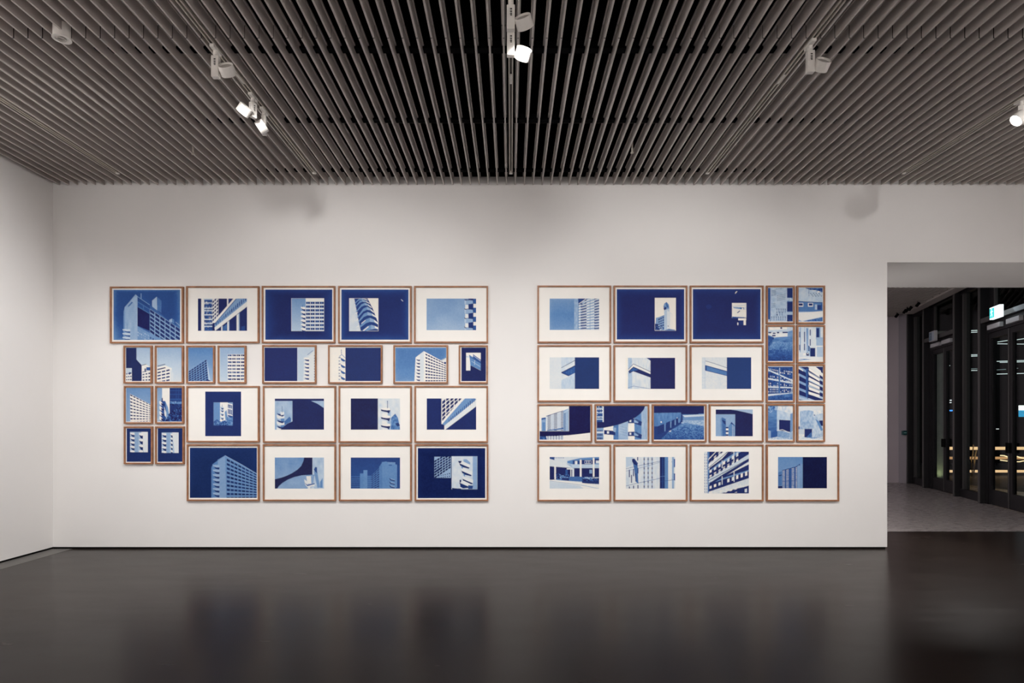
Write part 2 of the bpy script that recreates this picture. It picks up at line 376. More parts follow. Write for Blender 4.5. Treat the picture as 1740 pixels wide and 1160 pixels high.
# running-man exit signs over the two doors
M_teal = mat('glowing_teal_sign', (.1, .6, .6), .4, emit=(.05, .62, .62), es=1.0)
M_signw = mat('glowing_white_sign', (1, 1, 1), .4, emit=(.86, 1, 1), es=1.3)
M_dimt = mat('dim_sign_blue', (.10, .16, .22), .5)
M_dimw = mat('dim_sign_white', (.35, .40, .48), .5)
def exit_sign(p0, p1, dn_, z0, z1, label, lit):
    ua, ub_ = U(p0, tip_d(p0)), U(p1, tip_d(p1))
    base = MG @ Vector((ua, dn_, z0))
    t = thing('exit_sign', label, 'exit sign', base, 'exit signs over the lobby doors')
    L_ = ub_-ua; H_ = z1-z0
    ML = MG.to_3x3().to_4x4()
    obj('sign_box', B((0, L_, -.03, .03, 0, H_), M=ML, bevel=.004), M_signw if lit else M_closer, t)
    obj('green_face', B((.01, L_*.5, .0305, .033, .02, H_-.02), M=ML), M_teal if lit else M_dimt, t)
    bm = bmesh.new(); mw = M_signw if lit else M_dimw
    def pl(pts):
        f1 = [bm.verts.new(ML @ Vector((L_*.5*(.5+(a-.5)*.8), .0342, H_*(.5+(b-.46)*.85)))) for a, b in pts]; bm.faces.new(f1)
    pl([(.50+.09*math.cos(k*.628), .80+.09*math.sin(k*.628)) for k in range(10)])                   # head
    pl([(.42, .70), (.60, .66), (.56, .40), (.40, .42)])                                            # trunk
    pl([(.40, .42), (.50, .42), (.42, .24), (.20, .16), (.18, .22), (.34, .29)])                    # trailing leg
    pl([(.46, .42), (.56, .40), (.72, .30), (.68, .10), (.61, .10), (.62, .26)])                    # leading leg
    pl([(.44, .70), (.48, .64), (.30, .56), (.22, .46), (.17, .50), (.26, .62)])                    # arm behind
    pl([(.56, .67), (.58, .58), (.72, .54), (.84, .60), (.83, .66), (.72, .62)])                    # arm in front
    obj('running_figure', bm, mw, t)
    bm = bmesh.new()
    box(bm, L_*.55, L_*.96, .0305, .0335, .02, H_-.02, M=ML)
    obj('white_face', bm, mw, t)
    obj('mounting_arm', B((L_*.45, L_*.55, -.12, -.03, H_*.4, H_*.6), M=ML), M_alu, t)
    if lit:
        l = bpy.data.lights.new('sign_glow', 'POINT'); l.energy = 1.2; l.color = (.75, .9, 1); l.shadow_soft_size = .12
        lo = bpy.data.objects.new('sign_glow', l); C.objects.link(lo); lo.location = MG @ Vector((ub_+.22, dn_-.02, (z0+z1)/2+.02))
    return t
exit_sign(1691, 1708, .05, 3.16, 3.36, 'glowing teal and white exit sign over the nearer glass door', True)
exit_sign(1586, 1595, .05, 3.13, 3.34, 'dark unlit exit sign over the farther glass door', False)

# green door-release on the far wall
q = px(1535, 735, 13.95)
r_ = thing('door_release', 'small green call point on the grey lobby wall beside the glazing', 'call point', (q.x, q.y-.03, q.z))
M_dg = mat('dark_green_plastic', (.01, .07, .075), .4); M_lg = mat('pale_green_label', (.35, .6, .58), .5)
obj('case', B((-.05, .05, -.035, .03, -.05, .05), bevel=.008), M_dg, r_)
obj('button_plate', B((-.03, .03, -.038, -.034, -.012, .012)), M_lg, r_)

# ------------------------------------------------------------------ outdoors at night
M_pave = mat('night_paving', (.11, .11, .115), .6, noise=.15, nscale=4)
obj('ground', B((7.3, 60, -8, 60, -.25, -.02)), M_pave, kind='structure')
M_amber = mat('amber_light_bar', (1, .8, .5), .5, emit=(1, .62, .32), es=1.15)
M_amber2 = mat('amber_light_bar_dim', (1, .7, .4), .5, emit=(.75, .38, .16), es=.8)
M_tube = mat('warm_tube', (1, .85, .6), .5, emit=(1, .76, .42), es=1.5)
M_dark = mat('dark_backing', (.012, .012, .014), .8, spec=.1)
t0 = px(1603, 803, 16)
tw = thing('light_bar_screen', 'low outdoor screen with three glowing amber horizontal bars beyond the glass doors', 'light fitting', (t0.x, t0.y, -.02))
Wd = 5.0
for (y_, h_, m_) in ((761.5, 5.0, M_amber), (778, 4.2, M_amber2), (800.5, 4.0, M_amber)):
    zc = ZC+(CY-y_)*16/F+.02; hh = h_*16/F/2
    obj('light_bar', B((0, Wd, 0, .05, zc-hh, zc+hh)), m_, tw)
for x in (.0, 1.25, 2.5, 3.75, 4.95): obj('post', B((x, x+.05, .05, .1, 0, .85)), M_dark, tw)
cv = thing('tube_light', 'pair of curved glowing tubes in front of the amber bars by the nearer door', 'light', px(1700, 790, 15.6))
b0 = cv.location.copy()
for pts, r in (([(1700, 773.5), (1706, 773.8), (1712, 776), (1719, 779.5), (1727, 775), (1735, 777.5), (1748, 779)], .016), ([(1700, 781.5), (1707, 782.5), (1716, 783.5), (1727, 784), (1732, 784.3), (1738, 783), (1750, 782)], .014)):
    obj('glowing_tube', tube([px(a, b, 15.6)-b0 for a, b in pts], r, 6), M_tube, cv, smooth=True)
e_ = px(1747, 779, 15.6)-b0
obj('tube_stand', B((e_.x-.02, e_.x+.02, -.02, .02, -b0.z-.02, e_.z)), M_dark, cv)
sp = thing('lit_sapling', 'slim lit sapling stems in front of the amber bars, seen through the narrow pane', 'sapling', px(1654, 806, 15.6))
b0 = sp.location.copy()
for pts, r in (([(1652, 800), (1651, 790), (1650.5, 780), (1653, 772), (1654, 755)], .014), ([(1655, 800), (1656, 790), (1656, 780), (1657.5, 772), (1659, 765)], .018)):
    obj('stem', tube([px(a, b, 15.6)-b0 for a, b in [(pts[0][0], 812)]+pts], r, 6), mat('pale_bark', (.6, .42, .22), .7), sp)
spot_light('garden_light', (sp.location.x-.1, sp.location.y-.7, .02), (sp.location.x, sp.location.y, .9), 14, 60, col=(1, .75, .4))
# uplit concrete post
cp = px(1597, 825, 13.9)
col_ = tag(obj('concrete_post', LB([(0, 0), (.16, 0), (.15, 3.6), (0, 3.6)], 20), mat('pale_concrete', (.45, .45, .40), .8, noise=.1, nscale=6)), 'round concrete post outside, uplit greenish at its foot, behind the farther door', 'post')
col_.location = (cp.x+.02, cp.y, -.02)
spot_light('garden_light', (cp.x-.20, cp.y-.22, .0), (cp.x-.02, cp.y, 1.0), 9, 70, col=(.9, 1, .5))
# added glowing strips on a dark block, standing for reflections in the glass panes
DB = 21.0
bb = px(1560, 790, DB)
nb = thing('pane_reflections', 'added dark block with thin glowing strips standing for reflections in the panes', 'reflection strips', (bb.x, bb.y, -.02))
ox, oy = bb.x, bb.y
obj('reflection_backing', B((-6, 14, .3, 6, 0, 9)), M_dark, nb)  # added dark backing behind the reflected strips
M_strip = mat('white_pane_reflection', (1, 1, 1), .5, emit=(.88, 1, .97), es=1.0)
M_strip2 = mat('dim_pane_reflection', (1, 1, 1), .5, emit=(.30, .42, .40), es=.6)
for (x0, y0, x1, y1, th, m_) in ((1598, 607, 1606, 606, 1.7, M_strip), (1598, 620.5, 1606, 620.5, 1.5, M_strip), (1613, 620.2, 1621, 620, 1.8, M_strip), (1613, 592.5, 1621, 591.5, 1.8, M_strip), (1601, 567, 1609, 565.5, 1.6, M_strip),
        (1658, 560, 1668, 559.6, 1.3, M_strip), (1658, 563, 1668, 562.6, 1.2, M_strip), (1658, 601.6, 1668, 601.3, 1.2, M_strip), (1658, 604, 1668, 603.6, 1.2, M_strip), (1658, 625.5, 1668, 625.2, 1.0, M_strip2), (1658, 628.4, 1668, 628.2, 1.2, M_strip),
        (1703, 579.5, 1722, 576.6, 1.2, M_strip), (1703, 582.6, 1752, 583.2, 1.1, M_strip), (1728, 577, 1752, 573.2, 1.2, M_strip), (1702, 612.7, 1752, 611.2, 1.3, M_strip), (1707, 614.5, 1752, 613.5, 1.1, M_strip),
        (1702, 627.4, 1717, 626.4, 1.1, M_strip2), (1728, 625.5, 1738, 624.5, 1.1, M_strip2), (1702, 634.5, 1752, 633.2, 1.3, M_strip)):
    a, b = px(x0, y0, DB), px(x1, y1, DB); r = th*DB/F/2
    obj('reflected_strip', tube([(a.x-ox, .2, a.z+.02), (b.x-ox, .2, b.z+.02)], r, 6), m_, nb)
# small far lights
def far_lamp(p, y, d, w_, h_, m, label):
    c_ = px(p, y, d); t = thing('street_light', label, 'street light', (c_.x, c_.y, -.02))
    obj('lamp', B((-w_, w_, -.03, .03, c_.z+.02-h_, c_.z+.02+h_), bevel=min(w_, h_)*.3), m, t); obj('post', B((-.012, .012, .031, .055, 0, c_.z+.02)), M_dark, t); return t
M_blue = mat('blue_lamp', (.1, .3, 1), .5, emit=(.06, .30, 1), es=2.0); M_dot = mat('white_lamp_dot', (1, 1, 1), .5, emit=(1, 1, 1), es=1.0)
far_lamp(1617, 697.3, 20, .06, .022, M_blue, 'small blue lamp far outside, seen through the farther door')
far_lamp(1615.5, 679.8, 20.3, .018, .02, M_dot, 'upper of two pinprick white lamps above the blue lamp')
far_lamp(1615.2, 683.8, 20, .016, .016, M_dot, 'lower of two pinprick white lamps just above the blue lamp')
far_lamp(1695, 728.5, 20, .03, .012, M_dot, 'faint white lamp low behind the nearer glass door')
sg = thing('street_sign', 'illuminated white and blue panel outside, at the right edge of the view', 'sign', px(1734, 709, 19))
M_cyan = mat('cyan_panel', (.1, .5, .8), .5, emit=(.05, .45, .80), es=.9); M_wp = mat('white_panel', (1, 1, 1), .5, emit=(1, 1, .96), es=1.5)
obj('white_panel', B((0, .55, 0, .08, .23, .39), bevel=.006), M_wp, sg)
obj('blue_panel', B((0, .55, 0, .08, .02, .23), bevel=.006), M_cyan, sg)
bm = bmesh.new(); rr = random.Random(3)
for k in range(26):
    x, z = rr.uniform(.01, .5), rr.uniform(.03, .2); a = rr.uniform(.006, .02); box(bm, x, x+a, -.004, -.001, z, z+a*.8)
obj('dark_pattern', bm, M_dark, sg)
obj('sign_post', B((.26, .30, .02, .06, -1.6, .02)), M_dark, sg)
# ------------------------------------------------------------------ framed cyanotypes
RAMP_T = np.array([0, .12, .3, .45, .6, .75, .88, 1.0])
RAMP_C = np.array([(33, 33, 82), (38, 54, 110), (50, 86, 148), (94, 134, 184), (138, 166, 200), (180, 198, 216), (213, 218, 221), (236, 231, 222)], float)
def s2l(c):
    c = np.asarray(c, float)/255
    return np.where(c <= .04045, c/12.92, ((c+.055)/1.055)**2.4)
M_print = bpy.data.materials.new('cyanotype_ink'); M_print.use_nodes = True
_b = M_print.node_tree.nodes['Principled BSDF']; _b.inputs['Roughness'].default_value = .8; _b.inputs['Specular IOR Level'].default_value = .06
_a = M_print.node_tree.nodes.new('ShaderNodeVertexColor'); _a.layer_name = 'ink'
M_print.node_tree.links.new(_a.outputs['Color'], _b.inputs['Base Color'])
VPP, SS = 1.5, 3                                            # vertices per photo pixel of print, samples per vertex
FD, MD, PD = .028, .014, .0148                              # frame front, mount, print: metres off the wall
L1, L2, L3, L4 = (180, 480, 6.4444), (440, 480, 6.4444), (570, 480, 6.4444), (180, 650, 6.4444)
L5, L6 = (310, 650, 5.5222), (570, 650, 5.5222)
R1, R2, R3, R4, R5, R6 = (905, 480, 6.4444), (1165, 480, 6.4444), (905, 600, 6.4444), (1165, 600, 6.4444), (905, 680, 6.4444), (1165, 680, 6.4444)
def rail_mesh(x0, x1, z0, z1, wd, d):
    """four mitred rails with an eased inner lip, butted at the corners"""
    rails = []
    cs = [(x0, z0), (x1, z0), (x1, z1), (x0, z1)]; ci = [(x0+wd, z0+wd), (x1-wd, z0+wd), (x1-wd, z1-wd), (x0+wd, z1-wd)]
    e = .0022
    for k in range(4):
        bm = bmesh.new(); a, b = k, (k+1) % 4
        def ring(j, s):
            o, i = cs[j], ci[j]; sx = (i[0]-o[0])/wd; sz = (i[1]-o[1])/wd
            pts = [(o, 0, 0), (o, -d+e, 0), (o, -d, e), (i, -d, -e), (i, -d+e, 0), (i, 0, 0)]
            return [bm.verts.new((p[0]+sx*q, y, p[1]+sz*q)) for p, y, q in pts]
        r0, r1 = ring(a, 0), ring(b, 0)
        for i in range(6): bm.faces.new((r0[i], r0[(i+1) % 6], r1[(i+1) % 6], r1[i]))
        bm.faces.new(r0); bm.faces.new(r1[::-1]); rails.append(bm)
    return rails

class Pr:
    def __init__(s, z, rect, frame, label, deep=None, fy=None):
        s.ox, s.oy, s.s = z; s.rect = rect; s.frame = frame; s.label = label; s.deep = deep
        x0, y0, x1, y1 = rect
        s.n = max(8, int((x1-x0)/s.s*VPP)); s.m = max(8, int((y1-y0)/s.s*VPP))
        s.W, s.H = s.n*SS, s.m*SS
        s.T = np.full((s.H, s.W), .9); s.rng = np.random.default_rng(abs(hash(label)) % 1000 if False else sum(map(ord, label)))
        s.X = x0+(np.arange(s.W)+.5)/s.W*(x1-x0); s.Y = y0+(np.arange(s.H)+.5)/s.H*(y1-y0)
    def f(s, t): s.T[:] = t; return s
    def g(s, a, b, c=None):                                 # vertical gradient (top a, bottom b), optional middle c
        v = np.interp(np.linspace(0, 1, s.H), [0, .5, 1], [a, (a+b)/2 if c is None else c, b]); s.T[:] = v[:, None]; return s
    def vig(s, a, wx=.12, wy=.12):                          # lighter worn border
        u = np.minimum(np.arange(s.W), np.arange(s.W)[::-1])/s.W; v = np.minimum(np.arange(s.H), np.arange(s.H)[::-1])/s.H
        e = np.maximum(np.clip(1-u/wx, 0, 1)[None, :]**2, np.clip(1-v/wy, 0, 1)[:, None]**2); s.T += a*e; return s
    def mask(s, pts):
        xs_, ys_ = pts[0::2], pts[1::2]
        i0, i1 = np.searchsorted(s.X, min(xs_)), np.searchsorted(s.X, max(xs_)); j0, j1 = np.searchsorted(s.Y, min(ys_)), np.searchsorted(s.Y, max(ys_))
        if i1 <= i0 or j1 <= j0: return None
        X, Y = s.X[i0:i1][None, :], s.Y[j0:j1][:, None]; ins = np.zeros((j1-j0, i1-i0), bool); n = len(xs_)
        for k in range(n):
            xa, ya, xb, yb = xs_[k], ys_[k], xs_[(k+1) % n], ys_[(k+1) % n]
            if ya == yb: continue
            ins ^= ((ya > Y) != (yb > Y)) & (X < (xb-xa)*(Y-ya)/(yb-ya)+xa)
        return (slice(j0, j1), slice(i0, i1)), ins
    def P(s, t, *pts, t2=None):                             # filled polygon, optional second tone at its foot
        m = s.mask(pts)
        if m is None: return s
        sl, ins = m; sub = s.T[sl]
        if t2 is None: sub[ins] = t
        else:
            Y = s.Y[sl[0]]; v = t+(t2-t)*(Y-min(pts[1::2]))/(max(pts[1::2])-min(pts[1::2])); sub[ins] = np.broadcast_to(v[:, None], sub.shape)[ins]
        return s
    def R(s, t, x0, y0, x1, y1): return s.P(t, x0, y0, x1, y0, x1, y1, x0, y1)
    def L(s, t, w, *pts):                                   # polyline of width w
        for k in range(0, len(pts)-2, 2):
            xa, ya, xb, yb = pts[k:k+4]; l = math.hypot(xb-xa, yb-ya) or 1; a, b = -(yb-ya)/l*w/2, (xb-xa)/l*w/2
            s.P(t, xa+a, ya+b, xb+a, yb+b, xb-a, yb-b, xa-a, ya-b)
        return s
    def E(s, t, cx, cy, rx, ry, a0=0, a1=360, n=24):
        pts = []
        for k in range(n+1):
            a = math.radians(a0+(a1-a0)*k/n); pts += [cx+rx*math.cos(a), cy+ry*math.sin(a)]
        return s.P(t, *pts)
    def F(s, q, nx, ny, tw, x0=.15, x1=.85, y0=.2, y1=.8, jit=.04, wall=None, drop=0, mull=None):   # rows of openings on a quad TL TR BR BL
        if wall is not None: s.P(wall, *q)
        TL, TR, BR, BL = (np.array(q[k:k+2], float) for k in (0, 2, 4, 6))
        def at(u, v): return (TL*(1-u)+TR*u)*(1-v)+(BL*(1-u)+BR*u)*v
        for i in range(nx):
            for j in range(ny):
                if drop and s.rng.random() < drop: continue
                c = [at((i+a)/nx, (j+b)/ny) for a, b in ((x0, y0), (x1, y0), (x1, y1), (x0, y1))]
                t = tw+s.rng.uniform(-jit, jit)
                s.P(t, *[v for p in c for v in p])
                if mull is not None:
                    a, b = at((i+(x0+x1)/2-.04)/nx, (j+y0)/ny), at((i+(x0+x1)/2-.04)/nx, (j+y1)/ny); s.L(mull, (x1-x0)*.12*abs(TR[0]-TL[0])/nx, *a, *b)
        return s
    def BAL(s, x0, x1, y0, dy, n, tl=.92, td=.1, sk=0, h=.5, xs=0, tm=None):   # stack of curved balconies: pale parapet, dark shadow below
        for i in range(n):
            y = y0+i*dy; a, b = x0+xs*i, x1+xs*i; w_ = b-a
            s.P(td, a+w_*.1, y+h*dy*.7, b, y+h*dy+sk, b-w_*.05, y+dy*.98+sk, a+w_*.45, y+dy*.92, a+w_*.3, y+dy*.72)
            s.P(tl, a, y+dy*.1, a+w_*.5, y+sk*.4, b, y+sk, b, y+h*dy+sk, a+w_*.55, y+h*dy*1.12+sk*.5, a+w_*.05, y+h*dy*.8)
            if tm is not None: s.P(tm, a+w_*.55, y+dy*.12+sk*.5, b, y+sk+dy*.1, b, y+h*dy+sk, a+w_*.55, y+h*dy*1.12+sk*.5)
        return s
    def N(s, amp, sx, sy=None, pts=None):                   # soft mottling
        sy = sy or sx; a, b = max(2, int(s.W/SS/VPP*s.s/sx)), max(2, int(s.H/SS/VPP*s.s/sy))
        r = s.rng.uniform(-1, 1, (b+2, a+2)); u = np.linspace(0, a, s.W); v = np.linspace(0, b, s.H)
        iu, iv = u.astype(int), v.astype(int); fu, fv = (u-iu)[None, :], (v-iv)[:, None]
        z = (r[iv][:, iu]*(1-fu)+r[iv][:, iu+1]*fu)*(1-fv)+(r[iv+1][:, iu]*(1-fu)+r[iv+1][:, iu+1]*fu)*fv
        if pts is None: s.T += amp*z
        else:
            m = s.mask(pts)
            if m: sl, ins = m; s.T[sl] += amp*z[sl]*ins
        return s
    def done(s):
        s.N(.012, 60); s.N(.018, 9)
        T = np.clip(s.T, 0, 1).ravel()
        rc = RAMP_C.copy()
        if s.deep is not None:
            for i, k in ((0, 1.0), (1, .55)): rc[i] = rc[i]*(1-k)+np.array(s.deep)*np.array((.95, 1.1, .87))*k + (0 if i == 0 else np.array((6, 18, 28))*k)
        lc = s2l(rc)*1.0
        col = np.stack([np.interp(T, RAMP_T, lc[:, k]) for k in range(3)], 1).reshape(s.m, SS, s.n, SS, 3).mean((1, 3))
        col = np.clip(col, 0, 1)
        # geometry
        zx = lambda v: s.ox+v/s.s
        zy = lambda v: s.oy+v/s.s
        fx0, fy0, fx1, fy1 = s.frame
        def wx(v, inner):                                   # edges facing the middle of the view are read at the wall, the others at the frame front
            p = zx(v)-CX; d = D if (p < 0) == inner else D-FD; return p*d/F
        def wz(v, top):
            p = CY-zy(v); return ZC+p*(D-FD/2)/F
        X0, X1 = wx(fx0, False), wx(fx1, True); Z1, Z0 = wz(fy0, 1), wz(fy1, 0)
        ctr = ((X0+X1)/2, 0, (Z0+Z1)/2)
        t = thing('framed_print', s.label, 'framed print', ctr, s.group)
        for bm in rail_mesh(X0-ctr[0], X1-ctr[0], Z0-ctr[2], Z1-ctr[2], .0175, FD): obj('frame_rail', bm, M_wood, t)
        obj('mount_board', B((X0-ctr[0]+.0165, X1-ctr[0]-.0165, -MD, -.002, Z0-ctr[2]+.0165, Z1-ctr[2]-.0165)), M_mount, t)
        dp = D-PD; r = s.rect
        x = (np.linspace(zx(r[0]), zx(r[2]), s.n)-CX)*dp/F-ctr[0]; z = ZC+(CY-np.linspace(zy(r[1]), zy(r[3]), s.m))*dp/F-ctr[2]
        n, m = s.n, s.m
        V = np.empty((m, n, 3), np.float32); V[..., 0] = x[None, :]; V[..., 1] = -PD; V[..., 2] = z[:, None]
        me = bpy.data.meshes.new('print'); me.vertices.add(n*m); me.vertices.foreach_set('co', V.ravel())
        i = (np.arange(m-1)[:, None]*n+np.arange(n-1)[None, :]).ravel()
        q = np.stack([i, i+n, i+n+1, i+1], 1).astype(np.int32); k = len(i)
        me.loops.add(4*k); me.loops.foreach_set('vertex_index', q.ravel())
        me.polygons.add(k); me.polygons.foreach_set('loop_start', np.arange(0, 4*k, 4, dtype=np.int32)); me.polygons.foreach_set('loop_total', np.full(k, 4, np.int32))
        ca = me.color_attributes.new('ink', 'FLOAT_COLOR', 'POINT'); ca.data.foreach_set('color', np.concatenate([col.reshape(-1, 3), np.ones((n*m, 1))], 1).astype(np.float32).ravel())
        me.update(); me.validate()
        me.materials.append(M_print); o = bpy.data.objects.new('print', me); C.objects.link(o); o.parent = t
        return t
Pr.group = 'framed prints in the block left of the bare strip of wall'
NAVY = (39, 38, 104)

# ---- left block, top row
p = Pr(L1, (83, 78, 813, 628), (40, 45, 858, 665), 'framed blue print of a slab tower with dark blank panel, top left corner')
p.g(.27, .34, .22).vig(.16, .14, .08)
p.P(.62, 195, 320, 207, 268, 240, 232, 325, 130, 348, 150, 350, 628, 192, 628).N(.05, 30, 60, (195, 250, 348, 150, 348, 628, 195, 628))
p.P(.5, 195, 320, 207, 268, 212, 628, 192, 628)
p.P(.33, 347, 150, 500, 255, 700, 430, 813, 500, 813, 628, 347, 628)
p.P(.22, 347, 160, 480, 240, 480, 330, 347, 250).P(.28, 380, 115, 500, 235, 500, 265, 380, 180).L(.55, 8, 385, 120, 385, 180).L(.5, 7, 347, 155, 480, 245)
p.L(.6, 6, 325, 135, 318, 165).L(.35, 14, 245, 262, 290, 215)
p.F((347, 205, 478, 285, 478, 345, 347, 265), 2, 1, .24, wall=.36, x0=.05, x1=.9)
p.F((480, 285, 813, 505, 813, 790, 480, 545), 6, 6, .10, .06, .90, .14, .80, .05, wall=.56)
p.F((347, 480, 480, 570, 813, 790, 813, 900), 1, 1, .5, 0, 1, 0, 1)
p.P(.5, 347, 478, 478, 548, 640, 628, 347, 628).F((347, 500, 478, 575, 478, 660, 347, 590), 7, 3, .66, .1, .5, .1, .7, .15).F((480, 585, 700, 690, 700, 780, 480, 660), 8, 2, .3, .1, .6, .1, .6, .1)
p.P(.02, 347, 268, 478, 345, 478, 527, 347, 472)
p.P(.66, 505, 198, 557, 155, 560, 305, 505, 262).P(.36, 557, 155, 608, 200, 605, 330, 560, 305)
p.P(.62, 690, 408, 722, 392, 722, 435, 690, 425).P(.42, 722, 392, 745, 405, 745, 450, 722, 435).L(.6, 6, 760, 430, 813, 475)
p.BAL(182, 268, 505, 42, 3, .78, .3, 6).L(.5, 6, 233, 450, 233, 510)
p.done()
p = Pr(L1, (1008, 175, 1545, 527), (875, 40, 1686, 663), 'wide-mounted print of balconies and a diagonal roof edge over columns, top row', NAVY)
p.f(.03)
p.R(.95, 1045, 175, 1078, 527).R(.3, 1078, 175, 1165, 527)
for y in (175, 215, 275, 300, 345, 395, 440, 470): p.R(.8, 1072, y, 1165, y+14)
p.F((1078, 190, 1165, 190, 1165, 520, 1078, 520), 7, 6, .85, .2, .5, .3, .9, .2, drop=.3).F((1078, 190, 1165, 190, 1165, 520, 1078, 520), 5, 8, .04, .2, .6, .3, .8, .05, drop=.4)
p.P(.92, 1165, 175, 1232, 175, 1232, 380, 1165, 450).F((1165, 205, 1232, 140, 1232, 370, 1165, 440), 3, 6, .06, .12, .85, .15, .75)
p.R(.02, 1232, 175, 1330, 350).P(.92, 1325, 175, 1340, 175, 1340, 260, 1325, 280).R(.12, 1340, 175, 1375, 260)
p.P(.95, 1165, 440, 1375, 200, 1395, 175, 1430, 175, 1200, 440).P(.55, 1190, 450, 1430, 175, 1545, 175, 1545, 240, 1195, 510).L(.25, 7, 1190, 452, 1425, 180)
p.F((1200, 440, 1540, 130, 1540, 230, 1200, 490), 16, 1, .3, .1, .6, .1, .6, .1)
p.P(.93, 1190, 490, 1545, 205, 1545, 262, 1195, 527).P(.05, 1200, 527, 1545, 268, 1545, 527)
for x, w_ in ((1262, 18), (1328, 24), (1430, 32)): p.P(.93, x, 527-(x-1200)*.75, x+w_, 527-(x+w_-1200)*.75, x+w_, 527, x, 527).P(.6, x+w_*.65, 527-(x+w_-1210)*.75, x+w_, 527-(x+w_-1200)*.75, x+w_, 527, x+w_*.65, 527)
p.P(.35, 1285, 480, 1325, 450, 1325, 527, 1285, 527).P(.2, 1480, 480, 1520, 470, 1520, 527, 1480, 527)
p.done()
p = Pr(L2, (70, 76, 803, 625), (28, 38, 840, 663), 'navy print with square inset of a tower and balcony stair, top row', (38, 38, 104))
p.f(.03).vig(.16, .25, .16)
p.R(.93, 355, 172, 713, 528); 
for j in range(60): p.R(.5+.22*j/60, 357, 174+j*5.88, 511, 180+j*5.88)
p.R(.9, 511, 186, 711, 527).R(.97, 511, 186, 711, 206)
p.F((513, 205, 713, 205, 713, 527, 513, 527), 4, 8, .14, .05, .93, .16, .72, .08, mull=.45, wall=.86)
p.BAL(458, 508, 262, 46, 6, .95, .12, 8).L(.4, 5, 478, 245, 478, 270)
p.done()
p = Pr(L2, (903, 76, 1637, 625), (865, 38, 1674, 663), 'navy print with inset of stacked curved balconies and a tiny white speck', (40, 42, 112))
p.f(.04).vig(.2, .16, .2)
p.R(.97, 990, 172, 1307, 530).P(.84, 992, 175, 1045, 175, 1115, 527, 992, 527).N(.04, 20, 40, (992, 175, 1045, 175, 1115, 527, 992, 527))
p.P(.16, 1045, 175, 1205, 175, 1305, 440, 1305, 527, 1115, 527)
p.P(.97, 1190, 175, 1305, 175, 1305, 400)
for k, (xl, yl, xm, ym, xr, yr, hh) in enumerate(((1050, 225, 1120, 172, 1190, 190, 16), (1058, 262, 1135, 190, 1212, 225, 20), (1066, 315, 1160, 222, 1232, 268, 26), (1078, 375, 1185, 265, 1258, 320, 32), (1090, 420, 1190, 322, 1285, 370, 36), (1108, 470, 1215, 385, 1305, 440, 44), (1130, 527, 1230, 462, 1305, 490, 50))):
    p.P(.5, xl, yl, (xl*.4+xm*.6), ym+(yl-ym)*.18, xm, ym, xm, ym+hh, (xl*.4+xm*.6), ym+(yl-ym)*.18+hh, xl, yl+hh*.5)
    p.P(.62, xm, ym, (xm*.55+xr*.45), ym+(yr-ym)*.3, xr, yr, xr, yr+hh*.35, (xm*.55+xr*.45), ym+(yr-ym)*.3+hh*.7, xm, ym+hh)
    p.P(.96, (xm*.5+xr*.5), ym+(yr-ym)*.35, xr, yr, xr+2, yr+hh*.45, (xm*.45+xr*.55), ym+(yr-ym)*.5+hh*.35)
for x, y in ((1050, 420), (1060, 490), (1045, 345)): p.P(.97, x, y, x+40, y-25, x+30, y-8)
p.P(.96, 1120, 445, 1165, 408, 1168, 414, 1124, 450).P(.96, 1135, 525, 1200, 475, 1203, 484, 1150, 527)
p.R(.05, 1090, 530, 1312, 556)
p.P(.9, 1552, 186, 1560, 185, 1580, 205, 1570, 205)
p.done()
p = Pr(L3, (998, 175, 1540, 520), (860, 38, 1672, 662), 'wide-mounted print, flat pale blue sky with curved balconies along its right edge')
p.g(.55, .66, .58).N(.03, 90)
p.R(.14, 1455, 175, 1540, 520).R(.95, 1508, 175, 1540, 520)
for y in (188, 285, 383, 478): p.R(.3, 1503, y-10, 1540, y+46).R(.06, 1412, y-2, 1500, y+6)
p.R(.12, 1455, 175, 1508, 520)
for y in (190, 290, 390, 490):
    p.P(.92, 1420, y+52, 1452, y+55, 1455, y+95, 1418, y+100).P(.05, 1412, y-6, 1440, y+4, 1415, y+12)
    p.P(.62, 1410, y+4, 1440, y+8, 1470, y+4, 1502, y+8, 1505, y+40, 1470, y+46, 1440, y+45, 1412, y+50)
    p.P(.72, 1412, y+4, 1430, y+8, 1430, y+45, 1412, y+50)
p.done()
# ---- left block, second row
p = Pr(L1, (220, 713, 490, 1077), (188, 690, 517, 1104), 'small print with stepped navy shape cutting across pale flats under light sky', (37, 35, 88))
p.g(.66, .86).F((395, 960, 490, 930, 490, 1077, 395, 1077), 3, 4, .1, .15, .8, .4, .8, wall=.95)
p.P(.95, 392, 910, 440, 895, 490, 930, 490, 960, 392, 975).R(.1, 422, 940, 436, 978).L(.05, 6, 395, 905, 440, 893).R(.3, 440, 925, 490, 960)
p.R(.94, 220, 940, 285, 1077).P(.78, 220, 940, 285, 940, 285, 985, 220, 1000).F((220, 985, 285, 970, 285, 1077, 220, 1077), 3, 3, .15, .2, .8, .3, .7, .1).R(.1, 255, 980, 268, 1005)
p.P(.05, 220, 713, 335, 713, 335, 842, 392, 905, 392, 1077, 285, 1077, 285, 935, 220, 935)
p.done()
p = Pr(L1, (562, 713, 828, 1080), (532, 690, 859, 1104), 'small print of the top corner of white flats under wide pale sky')
p.g(.62, .84, .76).P(.96, 562, 930, 650, 905, 720, 935, 722, 1080, 562, 1080).P(.86, 705, 940, 735, 990, 735, 1080, 705, 1080)
p.F((562, 970, 705, 935, 705, 1080, 562, 1105), 3, 4, .1, .08, .85, .28, .72, .06).L(.08, 7, 565, 915, 650, 893).P(.06, 565, 945, 650, 925, 655, 935, 565, 958)
p.done()
p = Pr(L1, (903, 713, 1172, 1078), (876, 690, 1200, 1104), 'small print of a dark blue block rising to one sharp corner')
